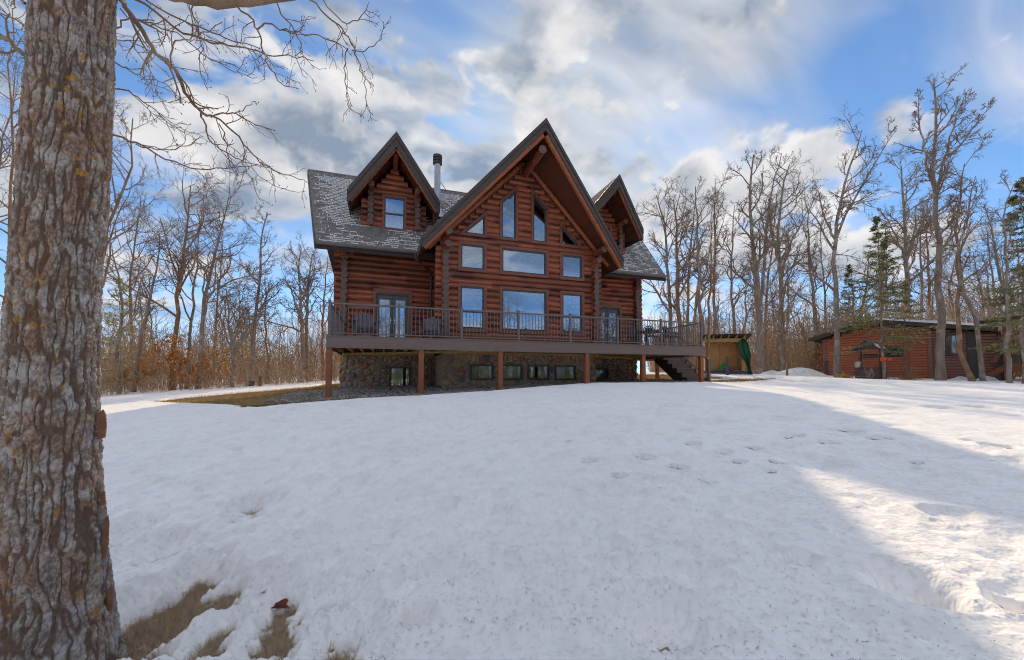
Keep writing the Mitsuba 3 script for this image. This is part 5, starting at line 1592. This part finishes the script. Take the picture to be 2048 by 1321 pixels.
while zz < Za - .3:
    ph = .135
    xa = Xc0 if zz < roofz(Xc0) - .3 else Xe + (zz + .3 - Ze) / (Za - Ze) * (Xa - Xe)
    xb = Xc1 if zz < roofz(Xc1) - .3 else Xr + (zz + .3 - Zr) / (Za - Zr) * (Xa - Xr)
    for s0, s1 in intervals(xa, xb, zz, wins):
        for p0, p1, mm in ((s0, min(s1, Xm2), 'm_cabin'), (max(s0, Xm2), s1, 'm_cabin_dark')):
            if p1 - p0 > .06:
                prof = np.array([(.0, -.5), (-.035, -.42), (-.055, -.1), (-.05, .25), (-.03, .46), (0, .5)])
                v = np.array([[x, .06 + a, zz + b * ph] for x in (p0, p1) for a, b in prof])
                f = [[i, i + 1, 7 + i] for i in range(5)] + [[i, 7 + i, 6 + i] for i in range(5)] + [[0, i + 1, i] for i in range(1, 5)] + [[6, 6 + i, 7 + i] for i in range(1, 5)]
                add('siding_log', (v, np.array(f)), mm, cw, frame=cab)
    zz += ph + .004
for x in (Xc0 + .02, Xm1, Xm2, Xc1 - .02):
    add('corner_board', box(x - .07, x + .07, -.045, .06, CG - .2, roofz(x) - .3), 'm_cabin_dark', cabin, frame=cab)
add('skirt', box(Xc0, Xc1, .02, .10, CG - .4, CG + .07), 'm_dark', cabin, frame=cab)
for w_, nm in zip(wins[:2], ('small dark window under the fir branches', 'window with pale blinds between the trees')):
    x0, z0, x1, z1 = w_.bounds
    k = add('window', extrude(w_.buffer(.05, join_style=2).difference(w_.buffer(-.03, join_style=2)), -.03, .12), 'm_frame', cabin, frame=cab, label=nm)
    add('pane', sheet(w_.buffer(-.03, join_style=2), .05), 'm_glass', k, frame=cab)
    if x0 > 3:
        for i in range(9):
            add('blind_slat', box(x0 + (x1 - x0) * (i + .12) / 9, x0 + (x1 - x0) * (i + .88) / 9, .20, .21, z0 + .03, z1 - .03), 'm_brush', k, frame=cab)
dx0, dz0, dx1, dz1 = wins[2].bounds
add('door', box(dx0, dx1, .12, .17, CG, dz1), 'm_frame', cabin, frame=cab, label='dark door between the two leaning trees')
cr_ = add('roof', slab([(Xe, -.4, Ze), (Xa, -.4, Za), (Xa, 7, Za), (Xe, 7, Ze)], .12), 'm_roofdeck', cabin, frame=cab)
add('roof', slab([(Xa, -.4, Za), (Xr, -.4, Zr), (Xr, 7, Zr), (Xa, 7, Za)], .12), 'm_roofdeck', cabin, frame=cab)
add('verge_board', slab([(Xe, -.44, Ze + .01), (Xa, -.44, Za + .01), (Xa, -.40, Za + .01), (Xe, -.40, Ze + .01)], .21), 'm_fascia', cr_, frame=cab)
add('verge_board', slab([(Xa, -.44, Za + .01), (Xr, -.44, Zr + .01), (Xr, -.40, Zr + .01), (Xa, -.40, Za + .01)], .21), 'm_fascia', cr_, frame=cab)
nx = 60
tx = np.linspace(.06, .97, nx)
xs_ = Xa + (Xr - Xa) * tx; zs_ = Za + (Zr - Za) * tx
th_ = .03 + .12 * np.clip(meshkit.fbm(np.stack([xs_ * 1.3, xs_ * 0, xs_ * 0], 1), 3, 5) + .15 + .35 * tx * 0, 0, 1)
v = np.concatenate([np.stack([xs_, -.43 + 0 * xs_, zs_ + .015], 1), np.stack([xs_, -.40 + 0 * xs_, zs_ + th_], 1), np.stack([xs_, 3 + 0 * xs_, zs_ + th_], 1)])
f = []
for a in (0, nx):
    for i in range(nx - 1):
        f += [[a + i, a + i + 1, a + nx + i + 1], [a + i, a + nx + i + 1, a + nx + i]]
add('snow', (v, np.array(f)), 'm_snowcap', cr_, frame=cab, label='melting snow along the right slope of the cabin roof')
side = Polygon([(0, CG - .3), (6.6, CG - .3), (6.6, Ze - .1), (0, Ze - .1)])
v, f = extrude(side, 0, .1)
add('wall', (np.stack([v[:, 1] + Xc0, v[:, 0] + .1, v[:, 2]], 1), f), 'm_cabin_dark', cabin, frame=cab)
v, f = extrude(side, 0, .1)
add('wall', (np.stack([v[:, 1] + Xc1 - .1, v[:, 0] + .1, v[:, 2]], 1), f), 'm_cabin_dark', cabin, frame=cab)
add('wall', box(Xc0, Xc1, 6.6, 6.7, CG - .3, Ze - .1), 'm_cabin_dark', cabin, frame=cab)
cp_ = cpx(1735, 620, 2.0)
ch = add('chimney', pole((cp_[0], 2.0, Za - .5), (cp_[0], 2.0, Za + .42), .09, .09, 12), 'm_metal', cabin, smooth=40, frame=cab)
add('cap', pole((cp_[0], 2.0, Za + .42), (cp_[0], 2.0, Za + .54), .13, .12, 12), 'm_dark', ch, frame=cab)
add('antler', join([beam((Xc0 - .16, .0, CG - .1), (Xc0 - .16, .0, CG + 1.0), .14, .10, (0, 1, 0))]), 'm_greypost', cabin, frame=cab) if False else None
# porch at the far right
porch = thing('porch', 'raised wooden porch with a dark railing at the far right of the cabin', 'porch')
pa, pb = at(2012, 735, 17.6), at(2130, 737, 15.6)
pdv = unit(np.append((pb - pa)[:2], 0)); pn = np.array([-pdv[1], pdv[0], 0])
Lp = np.linalg.norm((pb - pa)[:2])


def por(v):
    v = np.asarray(v, float)
    return np.array([pa[0], pa[1], 0]) + v[..., :1] * pdv + v[..., 1:2] * pn + v[..., 2:] * np.array([0, 0, 1.0])


zf_ = at(2030, 728, 17.2)[2]
add('beam', box(0, Lp, -.02, .06, zf_ - .26, zf_), 'm_rafter', porch, frame=por)
add('floor', box(0, Lp, .061, 2.6, zf_ - .06, zf_ - .01), 'm_well', porch, frame=por)
for i in range(22):
    add('baluster', box(.1 + i * .11, .13 + i * .11, .0, .03, zf_ + .08, zf_ + .72), 'm_greypost', porch, frame=por)
add('rail', box(0, Lp, -.02, .05, zf_ + .72, zf_ + .79), 'm_cabin_dark', porch, frame=por)
add('rail', box(0, Lp, -.01, .04, zf_ + .04, zf_ + .08), 'm_cabin_dark', porch, frame=por)
for x in (.04, Lp * .6):
    add('post', box(x - .06, x + .06, -.06, .06, -.7, zf_ + 2.0), 'm_cabin_dark', porch, frame=por)
add('step_stringer', beam((-.95, -.2, CG), (.0, .02, zf_ - .04), .06, .24), 'm_rafter', porch, frame=por)
add('roof', slab([(-.5, -.5, zf_ + 2.1), (Lp + 1, -.5, zf_ + 2.1), (Lp + 1, 3, zf_ + 2.6), (-.5, 3, zf_ + 2.6)], .16), 'm_roofdeck', porch, frame=por)
bb = at(1997, 700, 17.9)
k = thing('leaning_board', 'slanted dark board on a post left of the cabin porch', 'board')
add('post', box(bb[0] - .10, bb[0] + .10, bb[1] - .1, bb[1] + .1, CG - .2, bb[2] - .05), 'm_greypost', k)
add('board', beam(at(1987, 722, 17.8), at(2004, 692, 17.9), .06, .20, (0, 1, 0)), 'm_cabin_dark', k)

# ------------------------------------------------------------------ THE WISHING WELL
wc = at(1742, 757, 19.2)
wx, wy = np.array([.466, -.883]), np.array([.883, .466])
WG = float(gz(wc[0], wc[1])) + .02


def wl(v):
    v = np.asarray(v, float) * np.array([.74, .74, 1.0])
    return np.stack([wc[0] + v[..., 0] * wx[0] + v[..., 1] * wy[0], wc[1] + v[..., 0] * wx[1] + v[..., 1] * wy[1], WG + v[..., 2]], -1)


well = thing('wishing_well', 'dark wooden wishing well with a little gabled roof in front of the cabin', 'well')
for i in range(7):
    z0 = i * .082
    for nm, (x0, x1, y0, y1) in dict(a=(-.62, .62, -.60, -.54), b=(-.62, .62, .54, .60), c=(.56, .62, -.54, .54), d=(-.62, -.56, -.54, .54)).items():
        add('board', box(x0, x1, y0, y1, z0 - (.1 if i == 0 else 0), z0 + .072), 'm_well', well, frame=wl)
for (x0, x1, y0, y1) in ((-.68, .68, -.68, -.46), (-.68, .68, .46, .68), (.46, .68, -.459, .459), (-.68, -.46, -.459, .459)):
    add('rim_board', box(x0, x1, y0, y1, .578, .61), 'm_well', well, frame=wl)
for x in (-.50, .50):
    add('post', box(x - .05, x + .05, -.05, .05, .55, 1.72), 'm_well', well, frame=wl)
for s in (-1, 1):
    k = add('roof', slab([(s * .70, -.62, 1.50), (0, -.62, 1.97), (0, .62, 1.97), (s * .70, .62, 1.50)], .045), 'm_fascia', well, frame=wl)
    for i in range(6):
        t0_, t1_ = i / 6, (i + 1) / 6
        a = lambda t: (s * .70 * (1 - t), 1.50 + .47 * t)
        (xa, za), (xb, zb) = a(t0_), a(t1_)
        add('shingle', slab([(xa, -.63, za + .028), (xb, -.63, zb + .012), (xb, .63, zb + .012), (xa, .63, za + .028)], .02), 'm_shingle', k, frame=wl)
    if s > 0:
        add('snow', slab([(.68, -.60, 1.575), (.40, -.60, 1.762), (.34, -.1, 1.80), (.49, .25, 1.70), (.68, .4, 1.565)], .045), 'm_snowcap', k, frame=wl, label='patch of snow on the lower right slope')
v, f = extrude(Polygon([(-.62, 1.50), (.62, 1.50), (0, 1.92)]), -.58, -.55)
add('gable', (v, f), 'm_well', well, frame=wl)
add('drum', pole((-.36, 0, 1.18), (.36, 0, 1.18), .11, .11, 14), 'm_greypost', well, smooth=40, frame=wl)
add('crank', join([pole((-.50, 0, 1.18), (-.62, 0, 1.18), .13, .13, 14), pole((-.62, 0, 1.18), (-.66, 0, .98), .02, .02, 6)]), 'm_cabin_dark', well, frame=wl)
bk = thing('bucket', 'grey bucket standing on the left rim of the wishing well', 'bucket')
bp = wl(np.array([-.57, -.2, .612]))
add('body', tubes([[bp, bp + [0, 0, .30]]], [[.12, .15]], 16), 'm_metal', bk, smooth=40)
add('bottom', pole(bp, bp + [0, 0, .015], .12, .12, 16), 'm_metal', bk)
hn = np.array([[.15 * math.cos(t), 0, .30 + .16 * math.sin(t)] for t in np.linspace(0, np.pi, 9)]) + bp
add('handle', tubes([hn], [[.008] * 9], 5), 'm_dark', bk, smooth=True)


def stalks(name, label, cat, x, y, D, n, h, m, low=None, seed=0):
    rr = np.random.default_rng(seed)
    k = thing(name, label, cat)
    b = at(x, y, D); b[2] = float(gz(b[0], b[1])) + .03
    P = []
    for i in range(n):
        e = b + [rr.normal() * .16, rr.normal() * .12, h * (.5 + .6 * rr.random())]
        s_ = b + [rr.normal() * .07, rr.normal() * .06, 0]
        P.append(smooth_path([s_, (s_ + e) / 2 + rr.normal(size=3) * .03, e], 5))
    P = np.array(P); R = np.full(P.shape[:2], .010) * np.linspace(1, .5, 5)
    P1, R1 = grow(rr, P, R, 4, .3, 1, lambda t, L: L * .35, .7, 3, .1, .2, .7, .005, .6)
    add('stems', join([tubes(P, R, 4), tubes(P1, R1, 3)]), m, k, smooth=True)
    if low:
        nl = 260
        c = b + np.stack([rr.normal(size=nl) * .20, rr.normal(size=nl) * .16, np.abs(rr.normal(size=nl)) * .11], 1)
        add('leaves', leaf_cards(c, rr.normal(size=(nl, 3)) + [0, 0, .5], rr.normal(size=(nl, 3)), .10 + .08 * rr.random(nl), .03 + .02 * rr.random(nl)), low, k, kind='stuff')


stalks('dry_plant', 'dry reddish stalks in front of the wishing well', 'plant', 1742, 759, 18.4, 9, .55, 'm_brush', None, 1)
stalks('dry_plant', 'dry plant with tall stalks and a yellow tuft right of the wishing well', 'plant', 1819, 758, 18.6, 10, .85, 'm_brush', 'm_tan_leaf', 2)
stalks('dry_plant', 'low yellow tuft at the foot of the grey forked tree', 'plant', 1688, 756, 19.6, 4, .22, 'm_brush', 'm_tan_leaf', 3)
stalks('dry_plant', 'bare twigs on the snow between the well and the yellow tuft', 'plant', 1786, 759, 18.6, 5, .40, 'm_branch', None, 4)

# ------------------------------------------------------------------ OPEN SHED, ITS CONTENTS, POSTS, FENCE, SNOW PILE
sc0 = at(1411, 745, 22.8); sc1 = at(1488, 745, 22.2)
sd = unit((sc1 - sc0)[:2]); sn = np.array([-sd[1], sd[0]])
SW = np.linalg.norm((sc1 - sc0)[:2])
SG = float(gz(sc0[0], sc0[1]))


def shd(v):
    v = np.asarray(v, float)
    return np.stack([sc0[0] + v[..., 0] * sd[0] + v[..., 1] * sn[0], sc0[1] + v[..., 0] * sd[1] + v[..., 1] * sn[1], SG + v[..., 2]], -1)


zt = at(1450, 669, 22.5)[2] - SG
shed = thing('shed', 'open-fronted plywood lean-to shed at the edge of the right woods', 'shed')
add('back_wall', box(0, SW, 1.1, 1.13, .25, zt - .4), 'm_ply', shed, frame=shd)
add('side_wall', box(SW - .0, SW + .03, .0, 1.1, .25, zt - .34), 'm_ply', shed, frame=shd)
add('side_wall', box(-.03, 0, .0, 1.1, .25, zt - .34), 'm_ply', shed, frame=shd)
for i in range(5):
    add('stud', box(SW - .09, SW - .002, .02 + i * .25, .06 + i * .25, .25, zt - .42), 'm_lumber', shed, frame=shd)
    add('stud', box(.12 + i * (SW - .3) / 4, .16 + i * (SW - .3) / 4, 1.03, 1.098, .25, zt - .4), 'm_ply', shed, frame=shd) if i in (0, 2, 4) else None
add('crosspiece', box(.02, SW - .1, 1.01, 1.029, .95, 1.04), 'm_ply', shed, frame=shd)
add('header_beam', box(-.08, SW + .12, -.05, .0, zt - .42, zt - .20), 'm_lumber', shed, frame=shd)
for i in range(6):
    x = .0 + i * SW / 5
    add('rafter', beam((x, -.45, zt - .10), (x, 1.2, zt - .42), .04, .12), 'm_lumber', shed, frame=shd)
add('roof', slab([(-.15, -.55, zt), (SW + .35, -.55, zt), (SW + .35, 1.3, zt - .34), (-.15, 1.3, zt - .34)], .035), 'm_roofdeck', shed, frame=shd)
for i in range(2):
    add('sill_timber', box(-.1, SW + .2, -.10, .02, i * .13 - .05, i * .13 + .075), 'm_greypost', shed, frame=shd)
add('floor', box(0, SW, .021, 1.1, .18, .25), 'm_well', shed, frame=shd)
tp = thing('tarp', 'dark green tarp hanging folded from the right corner of the shed', 'tarp')
nt_, mt_ = 14, 16
uu, vv = np.meshgrid(np.linspace(0, 1, nt_), np.linspace(0, 1, mt_))
wid = np.interp(vv, [0, .12, .45, .6, .75, 1.0], [.12, .46, .50, .30, .16, .22])
cen = np.interp(vv, [0, .3, .6, 1.0], [.0, .06, .20, .36])
X_ = SW - .05 + cen + (uu - .5) * wid * 1.05
Y_ = -.12 - .05 * np.sin(uu * 14 + vv * 3) - .03 * np.sin(uu * 27 + 1)
Z_ = np.interp(vv, [0, 1], [zt - .26, .02])
v = np.stack([X_, Y_, Z_], -1).reshape(-1, 3); n = len(v)
v = np.vstack([v, v + [0, .05, 0]])
i = np.arange(n).reshape(mt_, nt_)
f = np.concatenate([np.stack([i[:-1, :-1], i[1:, :-1], i[1:, 1:]], -1).reshape(-1, 3), np.stack([i[:-1, :-1], i[1:, 1:], i[:-1, 1:]], -1).reshape(-1, 3)])
add('cloth', (v, np.vstack([f, f[:, ::-1] + n])), 'm_tarp', tp, smooth=40, frame=shd)
k = thing('sled', 'bright green plastic sled leaning in the open shed', 'sled')
th = np.linspace(0, np.pi, 15)
pts = [(1.18 + .30 * math.cos(t), .26 + .42 * math.sin(t)) for t in th]
add('shell', extrude(Polygon(pts), .95, 1.0), 'm_green', k, frame=shd)
add('rim', tubes([np.array([[a, .95, b] for a, b in pts])], [[.02] * 15], 6), 'm_green', k, smooth=True, frame=shd)
k = thing('sled', 'purple plastic sled in front of the green one', 'sled')
pts2 = [(1.30 + .26 * math.cos(t), .26 + .16 * math.sin(t)) for t in th]
add('shell', extrude(Polygon(pts2), .70, .75), 'm_purple', k, frame=shd)
add('rim', tubes([np.array([[a, .70, b] for a, b in pts2])], [[.018] * 15], 6), 'm_purple', k, smooth=True, frame=shd)
k = thing('tub', 'orange plastic tub at the left of the shed floor', 'tub')
add('body', [trimesh.Trimesh(*tubes([[shd([.18, .5, .26]), shd([.18, .5, .48])]], [[.13, .17]], 16, True), process=False)], 'm_orange_plastic', k, smooth=40)
add('lid', pole(shd(np.array([.18, .5, .48])), shd(np.array([.18, .5, .52])), .18, .17, 16), 'm_orange_plastic', k)
k = thing('helmet', 'red round helmet at the right of the shed floor', 'helmet')
v, f = blob((SW - .32, .35, .36), (.15, .18, .13), 2, .04, 4); v[:, 2] = np.maximum(v[:, 2], .27)
add('shell', (v, f), 'm_red', k, smooth=True, frame=shd)
add('brim', pole((SW - .32, .35, .255), (SW - .32, .35, .275), .17, .17, 16), 'm_white', k, frame=shd)
k = thing('folded_chair', 'dark folded camp chair with a white patch in the shed', 'chair')
add('frame', join([beam((SW * .62 - .12, .75, .25), (SW * .62 + .12, .8, .78), .03, .03), beam((SW * .62 + .12, .75, .25), (SW * .62 - .12, .8, .78), .03, .03), box(SW * .62 - .16, SW * .62 + .16, .72, .78, .26, .36)]), 'm_black', k, frame=shd)
add('cloth', slab([(SW * .62 - .02, .70, .62), (SW * .62 + .10, .70, .40), (SW * .62 + .02, .74, .34), (SW * .62 - .08, .74, .40)], .03), 'm_white', k, frame=shd)
k = thing('plank', 'pale blue plank lying across the shed floor', 'plank')
add('board', beam((.55, .25, .29), (1.75, .32, .33), .14, .03), 'm_purple', k, frame=shd)


def simple_post(label, x, y0, y1, wpx, D, m, name='post', cap=True):
    k = thing(name, label, 'post')
    p, q = at(x, y1, D), at(x, y0, D)
    hw = wpx / FPX * D / 2 * .85
    add('shaft', box(p[0] - hw, p[0] + hw, p[1] - hw, p[1] + hw, float(gz(p[0], p[1])) - .3, q[2]), m, k)
    add('cap', slab([(p[0] - hw * 1.1, p[1] - hw * 1.1, q[2] + .03), (p[0] + hw * 1.1, p[1] - hw * 1.1, q[2] + .03), (p[0] + hw * 1.1, p[1] + hw * 1.1, q[2] + .03), (p[0] - hw * 1.1, p[1] + hw * 1.1, q[2] + .03)], .028), m, k)


simple_post('short dark purple-grey post standing before the open shed', 1455, 714, 745, 5, 20.5, 'm_greypost')
simple_post('short brown post at the edge of the left woods', 520, 756, 778, 6, 22, 'm_post')
simple_post('grey post at the left corner of the cabin', 1653, 722, 755, 6, 22.2, 'm_greypost')
k = thing('bin', 'small dark green bin beside the brown post in the left woods', 'bin')
p = at(503, 775, 22.5); g0 = float(gz(p[0], p[1]))
add('body', tubes([[(p[0], p[1], g0 - .05), (p[0], p[1], g0 + .34)]], [[.12, .14]], 12, True), 'm_tarp', k, smooth=40)
add('lid', pole((p[0], p[1], g0 + .34), (p[0], p[1], g0 + .39), .15, .11, 12), 'm_tarp', k, smooth=40)
fence = thing('rail_fence', 'low grey rail fence at the foot of the right woods', 'fence')
fa, fb = at(1492, 741, 25.5), at(1640, 742, 26.5)
for i in range(6):
    q = fa + (fb - fa) * i / 5
    g0 = float(gz(q[0], q[1]))
    add('post', box(q[0] - .06, q[0] + .06, q[1] - .06, q[1] + .06, g0 - .2, g0 + .40), 'm_bark', fence)
    if i < 5:
        q2 = fa + (fb - fa) * (i + 1) / 5
        g1 = float(gz(q2[0], q2[1]))
        for h_ in (.34, .14):
            add('rail', pole((q[0], q[1] - .08, g0 + h_), (q2[0], q2[1] - .08, g1 + h_), .045, .04, 8), 'm_bark', fence, smooth=40)


def heap(label, x, y, D, w, d, h, seed):
    n = 40
    gx, gy = np.meshgrid(np.linspace(-1, 1, n), np.linspace(-1, 1, n))
    c = at(x, y, D)
    X, Y = c[0] + gx * w, c[1] + gy * d
    rr = np.hypot(gx, gy)
    hh = h * np.clip(1 - rr ** 1.6, -.2, 1) * (.55 + .9 * meshkit.fbm(np.stack([gx * 2.2, gy * 2.2, gx * 0 + seed], -1), 4, seed))
    Z = gz(X, Y) + .04 + hh
    i = np.arange(n * n).reshape(n, n)
    f = np.concatenate([np.stack([i[:-1, :-1], i[:-1, 1:], i[1:, 1:]], -1).reshape(-1, 3), np.stack([i[:-1, :-1], i[1:, 1:], i[1:, :-1]], -1).reshape(-1, 3)])
    add('snow_pile', (np.stack([X, Y, Z], -1).reshape(-1, 3), f), 'm_snow', smooth=True, label=label, cat='snow pile')


heap('long lumpy snow pile left of the cabin', 1602, 751, 22.5, 1.8, .9, .44, 3)
heap('small low snow pile left of the long one', 1546, 750, 23, .8, .5, .28, 4)
heap('low snow pile at the foot of the leaning trees', 1985, 757, 18.2, .8, .4, .26, 5)
heap('flat snow pile right of the tallest tree', 1925, 757, 18.8, .6, .35, .2, 6)
